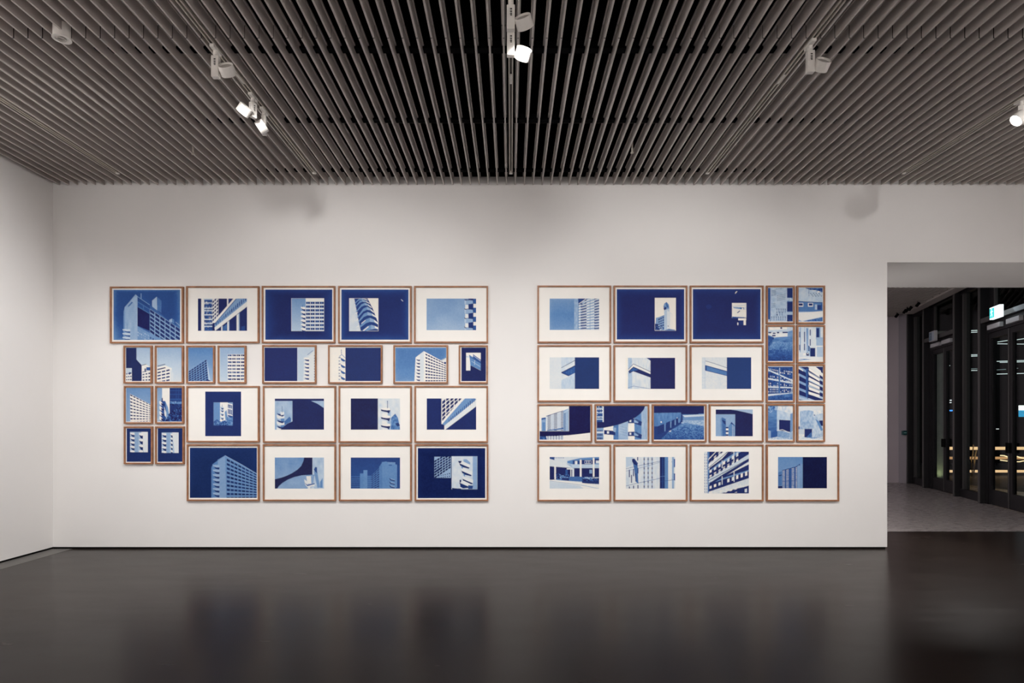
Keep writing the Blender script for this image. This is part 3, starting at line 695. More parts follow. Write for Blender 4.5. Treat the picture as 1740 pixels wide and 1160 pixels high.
p.g(.42, .66, .52)
p.F((908, 968, 1103, 838, 1122, 1068, 908, 1180), 7, 9, .09, .07, .86, .12, .78, .05, wall=.5).F((1103, 838, 1112, 900, 1140, 1068, 1122, 1068), 1, 1, .8, 0, 1, 0, 1)
p.P(.15, 1120, 1060, 1145, 1072, 1140, 1078, 1100, 1078)
p.done()
p = Pr(L1, (1250, 713, 1520, 1080), (1220, 690, 1543, 1104), 'small print of a frontal white facade with nine window rows')
p.g(.62, .78, .70).F((1333, 785, 1520, 785, 1520, 1080, 1333, 1080), 4, 8, .12, .06, .92, .12, .58, .1, wall=.95)
p.F((1333, 785, 1520, 785, 1520, 1080, 1333, 1080), 12, 8, .8, .1, .5, .3, .5, .2, drop=.45)
p.done()
p = Pr(L2, (62, 712, 612, 1077), (33, 685, 635, 1106), 'print with navy left two thirds and white balcony tower at right', (44, 44, 112))
p.f(.02).R(.78, 418, 712, 612, 1077).P(.84, 500, 820, 600, 745, 612, 740, 612, 1077, 480, 1077).P(.9, 545, 810, 600, 750, 600, 1077, 545, 1077)
p.BAL(488, 548, 820, 40, 7, .97, .14, 4).L(.3, 4, 530, 792, 590, 745).F((600, 790, 612, 785, 612, 1077, 600, 1077), 1, 10, .12, .2, .9, .3, .6)
p.done()
p = Pr(L2, (775, 712, 1333, 1077), (755, 685, 1355, 1106), 'print with white balcony profile at left of a large navy square', (45, 48, 114))
p.f(.99).R(.03, 948, 712, 1333, 1077)
for y in (820, 890, 955, 1020):
    p.P(.32, 895, y+2, 946, y+30, 946, y+62, 925, y+55, 900, y+25).P(.93, 872, y+22, 930, y+45, 945, y+40, 945, y+68, 870, y+62).P(.12, 870, y+2, 885, y-4, 900, y, 880, y+8).R(.2, 876, y+34, 886, y+42)
p.L(.3, 5, 903, 735, 906, 790).L(.45, 5, 880, 810, 910, 790, 945, 825)
p.R(.03, 948, 712, 1333, 1077)
p.done()
p = Pr(L3, (657, 712, 1212, 1080), (633, 685, 1235, 1106), 'bright blue print of a white tower corner with rows of windows')
p.g(.40, .48, .42).vig(.05)
p.P(.93, 878, 820, 910, 795, 968, 752, 985, 770, 985, 1080, 865, 1080).P(.86, 925, 790, 968, 755, 975, 1080, 925, 1080).P(.97, 968, 752, 1150, 850, 1212, 880, 1212, 1080, 968, 1080)
p.F((983, 770, 1212, 885, 1212, 1085, 983, 1095), 8, 9, .07, .06, .86, .16, .62, .06).BAL(876, 926, 822, 36, 7, .95, .12, 4)
p.P(.9, 1150, 850, 1200, 825, 1212, 830, 1212, 880).L(.25, 4, 1155, 855, 1198, 830).R(.15, 1185, 870, 1212, 884)
p.done()
p = Pr(L3, (1380, 712, 1647, 1078), (1350, 687, 1670, 1106), 'small navy print with tiny pale inset of a slanted roof', (36, 34, 94))
p.f(.04).R(.96, 1432, 770, 1590, 962).P(.8, 1432, 800, 1480, 815, 1480, 962, 1432, 962).R(.95, 1432, 820, 1474, 962)
p.P(.04, 1480, 905, 1590, 962, 1590, 966, 1478, 966).P(.45, 1465, 790, 1590, 870, 1590, 960, 1480, 905).P(.3, 1507, 785, 1590, 845, 1590, 880, 1507, 830).L(.85, 4, 1510, 800, 1588, 858).L(.1, 4, 1465, 795, 1475, 815, 1590, 882).L(.8, 5, 1525, 850, 1522, 900).L(.75, 4, 1490, 860, 1585, 920).P(.04, 1480, 905, 1570, 955, 1570, 966, 1478, 966)
p.done()
# ---- left block, third row and the small pair below
p = Pr(L4, (222, 58, 497, 425), (192, 35, 521, 449), 'small print of a white gridded block sloping down right under blue sky')
p.g(.48, .60, .55).P(.97, 265, 122, 500, 245, 500, 430, 268, 430)
p.F((265, 122, 500, 245, 500, 430, 268, 455), 7, 9, .06, .06, .80, .12, .52, .05)
p.done()
p = Pr(L4, (563, 58, 832, 425), (535, 35, 862, 449), 'small print of spiral stair, white wall strip and dark shrubs')
p.g(.55, .66).R(.96, 617, 58, 697, 425).R(.13, 697, 58, 832, 425)
for y in (85, 125, 175, 185): p.R(.26, 697, y, 832, y+8)
for x in (765, 792): p.R(.22, x, 58, x+6, 200)
p.R(.4, 697, 205, 832, 232).N(.2, 8, 12, (697, 200, 832, 200, 832, 250, 697, 250))
p.P(.5, 625, 200, 655, 210, 680, 270, 690, 330, 690, 425, 640, 425).P(.25, 600, 200, 650, 200, 660, 300, 655, 425, 600, 425).P(.9, 640, 260, 662, 330, 660, 380, 640, 350)
for y in (205, 260, 315, 370): p.P(.95, 585, y, 600, y-5, 625, y+25, 640, y+28, 640, y+42, 610, y+45, 590, y+30).P(.08, 605, y+18, 645, y+28, 635, y+50, 610, y+40)
p.P(.05, 612, 170, 622, 165, 625, 205, 612, 205)
p.P(.12, 690, 340, 720, 300, 760, 290, 800, 250, 832, 245, 832, 425, 650, 425, 660, 400).N(.38, 7, 7, (680, 345, 720, 300, 760, 290, 800, 250, 832, 245, 832, 425, 650, 425)).N(.2, 8, 8, (563, 390, 660, 390, 660, 425, 563, 425))
p.done()
p = Pr(L4, (1088, 97, 1480, 585), (878, 36, 1688, 652), 'wide mount holding an upright navy print with small tower inset', (34, 38, 104))
p.f(.05).vig(.03)
p.R(.55, 1180, 217, 1388, 467).R(.48, 1182, 219, 1250, 440).R(.94, 1250, 217, 1335, 467).P(.22, 1335, 230, 1385, 250, 1385, 467, 1335, 467)
for y in (225, 275, 340, 370): p.P(.93, 1335, y, 1385, y+12, 1385, y+24, 1335, y+12)
for x in (1345, 1362, 1378): p.R(.85, x, 250, x+6, 345)
for y in (262, 290, 330, 372): p.P(.75, 1252, y, 1290, y+8, 1290, y+26, 1255, y+22).P(.18, 1262, y+14, 1292, y+20, 1280, y+34, 1265, y+28)
p.P(.5, 1300, 320, 1320, 300, 1335, 400, 1310, 430).L(.4, 4, 1272, 240, 1272, 268)
p.P(.3, 1182, 425, 1215, 400, 1260, 425, 1300, 410, 1335, 425, 1335, 467, 1182, 467).N(.3, 7, 7, (1182, 420, 1335, 405, 1335, 467, 1182, 467)).P(.42, 1325, 375, 1388, 375, 1388, 467, 1325, 467).N(.15, 8, 8, (1325, 375, 1388, 375, 1388, 467, 1325, 467))
p.done()
p = Pr(L5, (867, 150, 1328, 440), (752, 30, 1445, 562), 'wide-mounted print of a spiral stair inset beside a huge navy disc', (40, 38, 98))
p.f(.66).N(.05, 25, 40).R(.04, 867, 150, 1328, 172).P(.03, 867, 150, 1130, 150, 1200, 170, 1265, 198, 1328, 240, 1328, 440, 920, 440, 945, 415, 985, 382, 1033, 362, 1033, 172, 867, 172)
p.P(.36, 960, 360, 1005, 318, 1020, 335, 1020, 365, 985, 380, 950, 405)
p.P(.45, 925, 275, 955, 275, 960, 440, 925, 440)
for y in (278, 340, 395): p.P(.1, 888, y+8, 930, y+20, 955, y+22, 940, y+40, 905, y+28).P(.9, 885, y+22, 940, y+40, 958, y+30, 958, y+55, 900, y+60, 888, y+48)
p.P(.9, 920, 272, 955, 275, 955, 300, 925, 305).L(.3, 4, 936, 222, 936, 280).P(.04, 920, 440, 945, 415, 985, 382, 1033, 362, 1040, 440)
p.done()
p = Pr(L6, (144, 148, 606, 440), (28, 30, 718, 562), 'wide-mounted print, navy left half beside pale curved stair with spike', (38, 34, 86))
p.f(.84).N(.06, 30).R(.02, 144, 148, 398, 440)
p.P(.42, 520, 330, 560, 290, 585, 330, 600, 400, 606, 440, 520, 440).N(.12, 12, 12, (520, 330, 560, 290, 606, 400, 606, 440, 500, 440)).P(.15, 560, 380, 590, 375, 605, 400, 580, 410)
p.P(.65, 490, 240, 515, 235, 520, 440, 490, 440)
for y in (238, 310, 385): p.P(.96, 432, y+5, 470, y-5, 512, y, 512, y+30, 460, y+30).P(.08, 425, y+12, 450, y+18, 480, y+22, 515, y+20, 500, y+52, 485, y+40, 455, y+34, 430, y+28).P(.93, 440, y+45, 480, y+50, 485, y+70, 435, y+70)
p.L(.2, 5, 487, 170, 488, 240)
p.done()
p = Pr(L6, (857, 148, 1320, 440), (740, 30, 1432, 562), 'wide-mounted print of a white gridded wedge slanting over solid navy', (34, 34, 98))
p.f(.06).P(.95, 995, 148, 1320, 148, 1320, 222, 1030, 440, 1022, 440, 1022, 392, 995, 385)
p.F((1000, 175, 1190, 30, 1190, 180, 1000, 370), 5, 5, .06, .06, .86, .12, .86).P(.5, 1000, 388, 1215, 148, 1310, 148, 1320, 160, 1030, 400).P(.95, 995, 368, 1185, 148, 1212, 148, 1000, 390)
p.F((1060, 350, 1310, 130, 1310, 190, 1060, 380), 14, 1, .22, .2, .6, 0, .8, .1).P(.88, 1030, 395, 1320, 165, 1320, 222, 1030, 440)
p.P(.06, 1030, 440, 1320, 222, 1320, 440)
p.done()
for nm, zf, rc, fr, lb, l2 in (('D1', L4, (228, 502, 492, 865), (192, 478, 523, 892), 'small navy print with two wide balcony stacks, lower left corner', (360, 405)),
                           ('D2', L4, (568, 500, 838, 865), (535, 478, 867, 892), 'small navy print with one wide and one narrow balcony stack', (706, 730))):
    p = Pr(zf, rc, fr, lb, (28, 36, 100))
    p.f(.06)
    a, b = (265, 457) if nm == 'D1' else (612, 795)
    y0, y1 = (540, 760) if nm == 'D1' else (546, 768)
    p.R(.68, a, y0, b, y1).P(.88, b-70, y0, b, y0, b, y1, b-45, y1).P(.6, a+50, y0, a+95, y0, a+85, y1, a+50, y1)
    p.BAL(a, a+50, y0+6, 48, 5, .93, .08, 6, h=.42).BAL(l2[0], l2[1], y0+10, 62 if nm == 'D1' else 45, 4 if nm == 'D1' else 5, .93, .06, 6, h=.40)
    yb = max(y1, 0); p.R(.06, rc[0], yb, rc[2], rc[3]); p.done()
# ---- left block, bottom row
p = Pr(L5, (70, 610, 698, 1080), (38, 578, 728, 1109), 'deep blue sheet print of a tower corner with ranks of windows', (22, 34, 94))
p.g(.05, .03).vig(.05, .1, .1)
p.P(.42, 283, 765, 325, 735, 400, 683, 420, 700, 420, 1080, 272, 1080, 272, 800).P(.55, 330, 735, 400, 688, 415, 1080, 345, 1080).P(.48, 400, 683, 560, 770, 698, 852, 698, 1080, 412, 1080)
p.F((414, 705, 698, 858, 698, 1085, 414, 1105), 8, 10, .07, .06, .88, .16, .68, .05).BAL(286, 348, 768, 43, 8, .62, .10, 6).L(.6, 5, 400, 685, 560, 772, 698, 855).L(.5, 5, 330, 728, 400, 686)
p.done()
p = Pr(L5, (867, 702, 1328, 993), (752, 578, 1445, 1110), 'wide-mounted print, navy hourglass curve between pale discs and concrete spout', (38, 34, 84))
p.g(.50, .58).N(.04, 50)
c = [1142, 702, 1135, 735, 1115, 780, 1080, 815, 1030, 848, 980, 872, 930, 890, 867, 905]
c2_ = [867, 993, 890, 993, 905, 970, 940, 938, 990, 908, 1050, 884, 1120, 868, 1218, 862, 1218, 702]
p.P(.02, *c, *c2_)
p.R(.72, 1218, 702, 1328, 993).N(.07, 25, 40, (1218, 702, 1328, 702, 1328, 993, 1218, 993)).P(.5, 1232, 830, 1262, 826, 1290, 980, 1265, 985).P(.45, 1290, 930, 1315, 890, 1315, 985, 1290, 985)
p.P(.25, 1232, 815, 1245, 790, 1262, 795, 1262, 850, 1240, 830)
p.P(.93, 1160, 868, 1240, 866, 1230, 945, 1172, 945).P(.5, 1160, 866, 1240, 862, 1240, 872, 1160, 876).P(.55, 1205, 876, 1238, 872, 1228, 945, 1208, 945).P(.9, 1142, 905, 1172, 925, 1175, 950, 1240, 940, 1240, 970, 1170, 978, 1148, 950).P(.3, 1142, 935, 1170, 955, 1240, 940, 1240, 950, 1172, 968).R(.9, 1175, 975, 1200, 993).R(.8, 1205, 978, 1235, 993)
p.done()
p = Pr(L6, (144, 702, 606, 993), (30, 578, 718, 1110), 'wide-mounted low-contrast print of blue tower blocks against blue sky')
p.g(.19, .30, .22)
p.R(.34, 144, 878, 245, 993)
for y in (888, 908, 925, 942, 958, 975): p.R(.16, 144, y, 245, y+8)
p.R(.44, 232, 850, 275, 993).R(.46, 264, 820, 300, 993).R(.38, 300, 872, 338, 993).F((300, 880, 338, 880, 338, 993, 300, 993), 4, 6, .28, .2, .7, .2, .6)
p.F((335, 870, 440, 775, 440, 985, 335, 1030), 4, 9, .14, .1, .9, .25, .75, .03, wall=.38)
p.P(.42, 410, 790, 440, 745, 445, 993, 410, 993).P(.46, 435, 745, 475, 740, 490, 745, 490, 765, 577, 768, 577, 975, 560, 993, 440, 993).P(.5, 490, 745, 560, 748, 560, 770, 490, 768).R(.3, 500, 770, 530, 778).P(.24, 577, 790, 606, 770, 606, 993, 560, 993, 577, 975)
for y in (893, 925, 958): p.P(.12, 500, y, 520, y+12, 555, y+22, 555, y+32, 515, y+22).P(.58, 518, y+2, 555, y+14, 555, y+22, 520, y+14)
p.done()
p = Pr(L6, (773, 613, 1405, 1082), (742, 578, 1435, 1110), 'navy print with gridded facade inset and larger zigzag stair inset', (14, 22, 82))
p.f(.03).vig(.04, .1, .1)
p.R(.62, 928, 695, 1083, 893).F((928, 730, 1083, 640, 1083, 800, 928, 905), 6, 7, .04, .08, .86, .12, .84, .04).F((928, 880, 1083, 840, 1083, 893, 928, 905), 8, 2, .1, .1, .5, .1, .6, .1).P(.05, 932, 830, 985, 795, 985, 815, 932, 850).R(.03, 905, 893, 1083, 915).R(.03, 900, 660, 1083, 694)
p.R(.74, 1090, 690, 1330, 998).R(.82, 1092, 695, 1285, 995).R(.58, 1288, 690, 1328, 996).N(.05, 20, 30, (1092, 695, 1285, 695, 1285, 995, 1092, 995))
for k, y in enumerate((735, 805, 880, 915)):
    x = (1160, 1180, 1190, 1160)[k]
    p.P(.9, x, y, x+45, y+5, x+100, y+30, x+100, y+62, x+45, y+38, x+5, y+22).P(.1, x, y+20, x+45, y+40, x+98, y+62, x+90, y+72, x+35, y+58, x+10, y+42).P(.45, x+20, y+42, x+35, y+58, x+34, y+80, x+22, y+62)
p.P(.55, 1200, 720, 1230, 718, 1265, 750, 1262, 770, 1200, 740).P(.05, 1150, 735, 1185, 735, 1175, 755, 1160, 755).P(.1, 1165, 912, 1180, 908, 1178, 935, 1165, 935).P(.08, 1095, 985, 1130, 990, 1180, 992, 1180, 998, 1095, 998).P(.2, 1245, 960, 1290, 965, 1285, 996, 1245, 996)
p.R(.03, 1080, 998.5, 1340, 1016)
p.P(.12, 1170, 950, 1200, 955, 1240, 985, 1200, 990, 1170, 975)
p.done()

# ================================================================= right block
Pr.group = 'framed prints in the block right of the bare strip of wall'
p = Pr(R1, (187, 175, 728, 518), (52, 34, 861, 662), 'wide-mounted print, plain blue sky beside a patchwork tower facade')
p.g(.52, .50, .44).vig(.05).R(.64, 455, 175, 503, 518).N(.08, 16, 25, (455, 175, 503, 175, 503, 518, 455, 518))
p.P(.86, 500, 175, 728, 175, 728, 518, 500, 518)
for j in range(13):
    y = 165+j*29; sl = .35-.025*j
    for (xa, xb) in ((528, 590), (675, 728)):
        p.P(.2, xa, y+12, xb, y+12-sl*(xb-xa), xb, y+24-sl*(xb-xa), xa, y+24); p.F((xa, y+2, xb, y+2-sl*(xb-xa), xb, y+14-sl*(xb-xa), xa, y+14), 4, 1, .3, .1, .6, .1, .9, .2)
    for (xa, xb) in ((500, 528), (590, 675)): p.P(.45, xa, y+20, xb, y+20-sl*(xb-xa), xb, y+25-sl*(xb-xa), xa, y+25).P(.62, xa, y+14, xb, y+14-sl*(xb-xa), xb, y+20-sl*(xb-xa), xa, y+20)
p.L(.5, 4, 628, 175, 628, 518).L(.4, 5, 501, 175, 501, 518).P(.2, 500, 175, 600, 175, 550, 215, 505, 250).L(.9, 8, 505, 235, 585, 180).P(.7, 545, 215, 565, 195, 570, 225, 550, 240)
p.done()
p = Pr(R1, (922, 72, 1660, 622), (885, 34, 1696, 662), 'navy print with narrow white inset of a tall lift tower', (40, 38, 108))
p.f(.03).vig(.16, .12, .2)
p.R(1, 1338, 168, 1568, 524).P(.75, 1440, 300, 1495, 270, 1500, 325, 1535, 350, 1535, 522, 1440, 522).P(.88, 1470, 300, 1535, 350, 1535, 522, 1470, 522).P(.97, 1505, 335, 1535, 350, 1535, 522, 1505, 522)
p.P(.42, 1432, 262, 1440, 232, 1465, 213, 1490, 240, 1498, 285, 1440, 300).N(.2, 12, 14, (1432, 262, 1440, 232, 1465, 213, 1490, 240, 1498, 285, 1440, 300)).P(.08, 1432, 280, 1465, 265, 1465, 285, 1440, 303)
p.P(.55, 1350, 385, 1375, 380, 1440, 355, 1440, 520, 1342, 520).F((1375, 395, 1440, 365, 1440, 500, 1375, 520), 3, 5, .14, .1, .85, .3, .75, .08).L(.2, 4, 1375, 400, 1440, 362).P(.2, 1340, 450, 1370, 450, 1390, 520, 1340, 520).N(.4, 8, 8, (1340, 440, 1440, 470, 1440, 522, 1340, 522)).R(.05, 1480, 470, 1488, 480).P(.4, 1490, 505, 1560, 515, 1560, 523, 1440, 523)
p.done()
p = Pr(R2, (80, 71, 820, 620), (42, 34, 857, 662), 'navy print with small white wall fragment and white streak above', (42, 40, 108))
p.f(.03).vig(.14, .12, .22).E(.10, 255, 265, 30, 24)
p.R(.98, 508, 224, 664, 385).P(.3, 510, 372, 664, 380, 620, 390, 510, 388).P(.55, 520, 268, 610, 270, 640, 285, 600, 292, 525, 280).P(.4, 590, 275, 660, 272, 640, 295, 600, 290).P(.2, 562, 330, 590, 305, 598, 310, 570, 335).L(.75, 5, 515, 262, 660, 245).R(1, 615, 278, 632, 296).P(.9, 640, 265, 664, 265, 664, 300, 640, 290)
p.R(1, 575, 390, 662, 412).R(1, 633, 390, 659, 465).E(.92, 571, 450, 7, 16).R(.12, 585, 412, 633, 460)
p.P(1, 540, 122, 546, 104, 562, 94, 566, 98, 556, 112, 542, 125)
p.done()
# the eight small prints at the right, in four pairs
p = Pr(R2, (903, 58, 1172, 425), (875, 34, 1199, 452), 'small print of a dotted concrete wall between dark blue strips')
p.f(.30).R(.72, 930, 58, 1110, 425).N(.06, 20, 20, (930, 58, 1110, 58, 1110, 425, 930, 425)).R(.12, 1110, 58, 1172, 165).R(.70, 1110, 168, 1172, 205).N(.25, 10, 10, (1110, 168, 1172, 168, 1172, 205, 1110, 205)).R(.10, 1110, 215, 1172, 310).R(.7, 1110, 318, 1172, 350).R(.12, 1110, 355, 1172, 425).N(.3, 9, 9, (1110, 400, 1172, 400, 1172, 425, 1110, 425))
for (xa, xb, ya, yb, n_, m_) in ((940, 990, 85, 150, 4, 4), (990, 1095, 70, 75, 6, 1), (1000, 1095, 135, 205, 6, 4), (940, 985, 225, 280, 3, 3)):
    for i in range(n_):
        for j in range(m_): p.E(.12, xa+(i+.5)*(xb-xa)/n_, yb-(j+.5)*(yb-ya)/m_-i*3, 4, 4, n=8)
for (xa, xb, ya, n_) in ((1000, 1090, 285, 5), (945, 1090, 370, 7), (1000, 1060, 320, 3)):
    for i in range(n_):
        x = xa+i*(xb-xa)/max(1, n_-1); p.L(.3, 4, x, ya+8, x, ya+42).E(.1, x, ya+4, 5, 5, n=8)
p.E(.1, 1003, 350, 6, 9).R(.75, 905, 400, 925, 425)
p.done()
p = Pr(R2, (1232, 58, 1500, 425), (1208, 34, 1531, 452), 'small print of a pale wall, two little windows and a dark eave')
p.f(.76).N(.05, 18, 18).P(.22, 1300, 58, 1500, 58, 1500, 110, 1430, 85, 1360, 80).N(.25, 10, 8, (1290, 58, 1500, 58, 1500, 160, 1430, 100)).P(.40, 1232, 205, 1500, 215, 1500, 320, 1232, 318).L(.15, 6, 1232, 205, 1500, 222).L(.3, 4, 1350, 60, 1352, 150)
for i in range(12): p.E(.15, 1370+(i % 4)*30+(i//4)*12, 120+(i//4)*14, 4, 6, n=8)
for (a, b) in ((1232, 1290), (1340, 1395)): p.R(.93, a, 222, b, 262).R(.12, a+8, 228, b-6, 252)
p.R(.7, 1415, 240, 1440, 295).R(.15, 1440, 245, 1480, 298).P(.3, 1480, 235, 1500, 235, 1500, 300, 1480, 300)
p.P(.93, 1232, 330, 1310, 325, 1500, 310, 1500, 370, 1270, 418, 1240, 400).P(.35, 1300, 418, 1500, 375, 1500, 425, 1280, 425).N(.1, 8, 8, (1300, 418, 1500, 375, 1500, 425, 1280, 425)).P(.55, 1232, 405, 1275, 420, 1280, 425, 1232, 425)
p.done()
p = Pr(R2, (903, 488, 1172, 858), (875, 466, 1199, 884), 'small print of a grassy bank below a long low building')
p.g(.8, .30, .32).R(.78, 903, 488, 1172, 540).P(.97, 915, 490, 1110, 488, 1110, 515, 920, 520).R(.05, 1038, 490, 1056, 508).P(.9, 903, 545, 1115, 540, 1115, 590, 975, 600, 903, 570)
for (a, b, y) in ((908, 940, 548), (955, 985, 555), (1000, 1025, 547), (1060, 1115, 546), (950, 985, 580)): p.R(.1, a, y-6, b, y+8)
p.P(.5, 1115, 540, 1172, 520, 1172, 600, 1115, 600).P(.42, 990, 600, 1172, 590, 1172, 660, 960, 655).P(.14, 932, 605, 965, 600, 968, 620, 945, 625, 945, 660, 934, 672).P(.3, 903, 580, 960, 600, 935, 700, 903, 740)
p.P(.50, 960, 650, 1172, 655, 1172, 740, 903, 760, 920, 700, t2=.34).P(.34, 903, 730, 1172, 735, 1172, 858, 903, 858, t2=.2).N(.10, 8, 6, (903, 640, 1172, 640, 1172, 858, 903, 858)).N(.06, 30, 12)
p.done()
p = Pr(R2, (1232, 488, 1503, 858), (1208, 466, 1531, 884), 'small print of a pale panelled facade with slots and dark doorway')
p.f(.84).N(.05, 20, 60).R(.6, 1250, 488, 1262, 760).R(.7, 1298, 488, 1310, 740)
for (x, ya, yb) in ((1252, 540, 600), (1303, 540, 650), (1333, 550, 620), (1365, 515, 580), (1365, 620, 690), (1252, 680, 740), (1303, 670, 740), (1333, 700, 740), (1350, 690, 750)): p.R(.15, x-5, ya, x+5, yb)
p.P(.5, 1320, 500, 1345, 500, 1345, 780, 1325, 780, t2=.65).R(.55, 1425, 488, 1475, 620).R(.1, 1432, 500, 1462, 600).R(.65, 1430, 600, 1503, 690).R(.92, 1425, 690, 1503, 812).R(.7, 1435, 702, 1503, 810).R(.08, 1365, 715, 1418, 808).R(.55, 1355, 700, 1365, 800).P(.06, 1322, 768, 1350, 768, 1352, 798, 1322, 798).E(.9, 1338, 776, 8, 6).E(.95, 1302, 782, 16, 12).R(.9, 1232, 815, 1503, 858).P(.45, 1240, 835, 1310, 832, 1375, 840, 1300, 845).P(.6, 1232, 840, 1300, 848, 1232, 858)
p.done()
p = Pr(R4, (903, 148, 1172, 515), (875, 120, 1199, 542), 'small print of long flats with slanting balcony bands over rough ground')
p.f(.22).N(.12, 12, 10)
for y0, y1 in ((175, 235), (270, 310), (360, 370), (445, 430)):
    p.P(.82, 903, y0, 1172, y0+(y1-y0)*1.0+ (60 if y0 < 200 else 10 if y0 < 300 else 0), 1172, y0+(y1-y0)+(75 if y0 < 200 else 26 if y0 < 300 else 14), 903, y0+16)
for y in (160, 240, 320, 385):
    p.F((903, y, 1020, y+(25 if y < 200 else 15 if y < 300 else 0), 1020, y+50+(25 if y < 200 else 10 if y < 300 else 0), 903, y+50), 6, 2, .85, .2, .6, .15, .7, .15, drop=.25)
    p.F((1035, y+20, 1172, y+40 if y < 300 else y-5, 1172, y+85 if y < 300 else y+40, 1035, y+65 if y < 300 else y+45), 7, 2, .85, .15, .6, .15, .75, .15, drop=.3)
p.R(.35, 1020, 165, 1034, 440).L(.8, 6, 1030, 160, 1030, 240).P(.8, 903, 458, 1172, 425, 1172, 442, 903, 470).P(.40, 903, 468, 1172, 435, 1172, 515, 903, 515, t2=.22).N(.12, 9, 7, (903, 468, 1172, 440, 1172, 515, 903, 515)).L(.3, 4, 1138, 405, 1138, 500)
p.done()
p = Pr(R4, (1235, 148, 1503, 515), (1208, 120, 1531, 542), 'small print of steep diagonal balcony stripes in navy and white')
p.f(.06)
for k in range(7):
    y = 60+k*78; s_ = .62-.055*k
    p.P(.55, 1235, y, 1345, y+110*s_, 1345, y+28+110*s_, 1235, y+26).P(.72, 1345, y+110*s_, 1503, y+268*s_, 1503, y+24+268*s_, 1345, y+28+110*s_)
for k in range(6):
    y = 150+k*52; s_ = .66-.07*k
    p.P(.97, 1350, y+8, 1465, y+8+115*s_, 1465, y+38+115*s_, 1350, y+38).L(.1, 4, 1350, y+6, 1465, y+6+115*s_)
p.P(.93, 1335, 148, 1400, 148, 1503, 225, 1503, 262, 1400, 190).P(.9, 1235, 150, 1290, 185, 1290, 200, 1235, 170).P(.96, 1420, 148, 1480, 195, 1480, 210, 1400, 150).P(.97, 1235, 230, 1244, 230, 1244, 515, 1235, 515).R(.3, 1318, 170, 1345, 480).L(.05, 5, 1340, 180, 1340, 515)
p.P(.7, 1235, 470, 1400, 515, 1300, 515, 1235, 500)
p.done()
p = Pr(R4, (903, 575, 1172, 945), (875, 555, 1199, 972), 'small print of a concrete hut with dark square opening')
p.f(.85).P(.5, 903, 575, 1010, 575, 1005, 615, 903, 665).N(.3, 12, 12, (903, 575, 1010, 575, 1005, 615, 903, 665)).N(.12, 15, 20, (1010, 575, 1172, 575, 1172, 650, 1060, 640)).P(.46, 903, 665, 1000, 618, 1000, 860, 960, 880, 903, 880, t2=.30).N(.05, 40, 14, (903, 665, 1000, 618, 1000, 860, 903, 880)).P(.74, 1000, 618, 1145, 665, 1145, 870, 1000, 870).N(.07, 14, 25, (1000, 618, 1145, 665, 1145, 870, 1000, 870)).P(.05, 1025, 728, 1145, 735, 1145, 860, 1025, 845).P(.5, 1145, 665, 1172, 655, 1172, 850, 1145, 870)
p.P(.6, 903, 840, 935, 850, 935, 930, 903, 935).P(.55, 1005, 845, 1135, 870, 1130, 940, 1005, 915).L(.92, 6, 1005, 845, 1060, 835, 1135, 868).N(.08, 8, 8, (1005, 845, 1135, 870, 1130, 940, 1005, 915)).P(.30, 935, 870, 1005, 850, 1005, 910, 935, 930).P(.75, 903, 930, 1005, 912, 1172, 945, 903, 945).P(.65, 1135, 870, 1172, 860, 1172, 945, 1130, 940).N(.15, 9, 7, (903, 925, 1172, 915, 1172, 945, 903, 945))
p.done()
p = Pr(R4, (1232, 575, 1503, 945), (1208, 555, 1530, 970), 'small print of a round concrete tower with dark opening at its foot')
p.g(.88, .86).P(.66, 1255, 640, 1290, 628, 1350, 625, 1400, 635, 1398, 830, 1255, 830).P(.74, 1400, 690, 1440, 670, 1503, 658, 1503, 930, 1380, 925, 1385, 825, 1398, 825).N(.10, 12, 18, (1255, 630, 1503, 630, 1503, 930, 1255, 830)).R(.06, 1462, 735, 1503, 795).P(.45, 1420, 720, 1465, 750, 1503, 840, 1480, 850).P(.08, 1302, 828, 1385, 828, 1382, 920, 1302, 918).P(.35, 1325, 915, 1380, 860, 1382, 922).P(.8, 1300, 925, 1503, 905, 1503, 945, 1232, 945).P(.55, 1300, 918, 1420, 918, 1503, 910, 1400, 932).R(.3, 1232, 800, 1252, 830).F((1232, 800, 1300, 830, 1300, 885, 1232, 880), 5, 1, .5, .1, .3, 0, 1).P(.9, 1232, 880, 1300, 885, 1300, 910, 1232, 905).N(.12, 9, 6, (1232, 890, 1503, 890, 1503, 945, 1232, 945)).E(.25, 1410, 678, 8, 6)
p.done()
# three prints of the second row
p = Pr(R3, (187, 45, 728, 390), (52, -88, 861, 533), 'wide-mounted print, jutting concrete corner with dark soffit beside navy', (40, 48, 112))
p.f(.87).R(.05, 463, 45, 728, 390).P(.80, 316, 45, 463, 45, 463, 240, 316, 210).P(.84, 316, 160, 463, 85, 463, 150, 316, 210).L(.1, 5, 316, 160, 463, 80).P(.22, 316, 212, 463, 135, 463, 215, 395, 250).P(.33, 360, 212, 463, 150, 463, 212, 400, 240).L(.05, 8, 316, 212, 463, 137).L(.08, 6, 318, 214, 395, 248).L(.1, 4, 415, 190, 440, 210).P(.76, 316, 292, 463, 225, 463, 390, 316, 390).N(.05, 12, 30, (316, 45, 463, 45, 463, 390, 316, 390)).R(.05, 464, 45, 728, 390)
p.done()
p = Pr(R3, (1018, 50, 1560, 390), (885, -88, 1695, 533), 'wide-mounted print, pale wall with chevron-shaped dark ledge beside navy', (42, 36, 98))
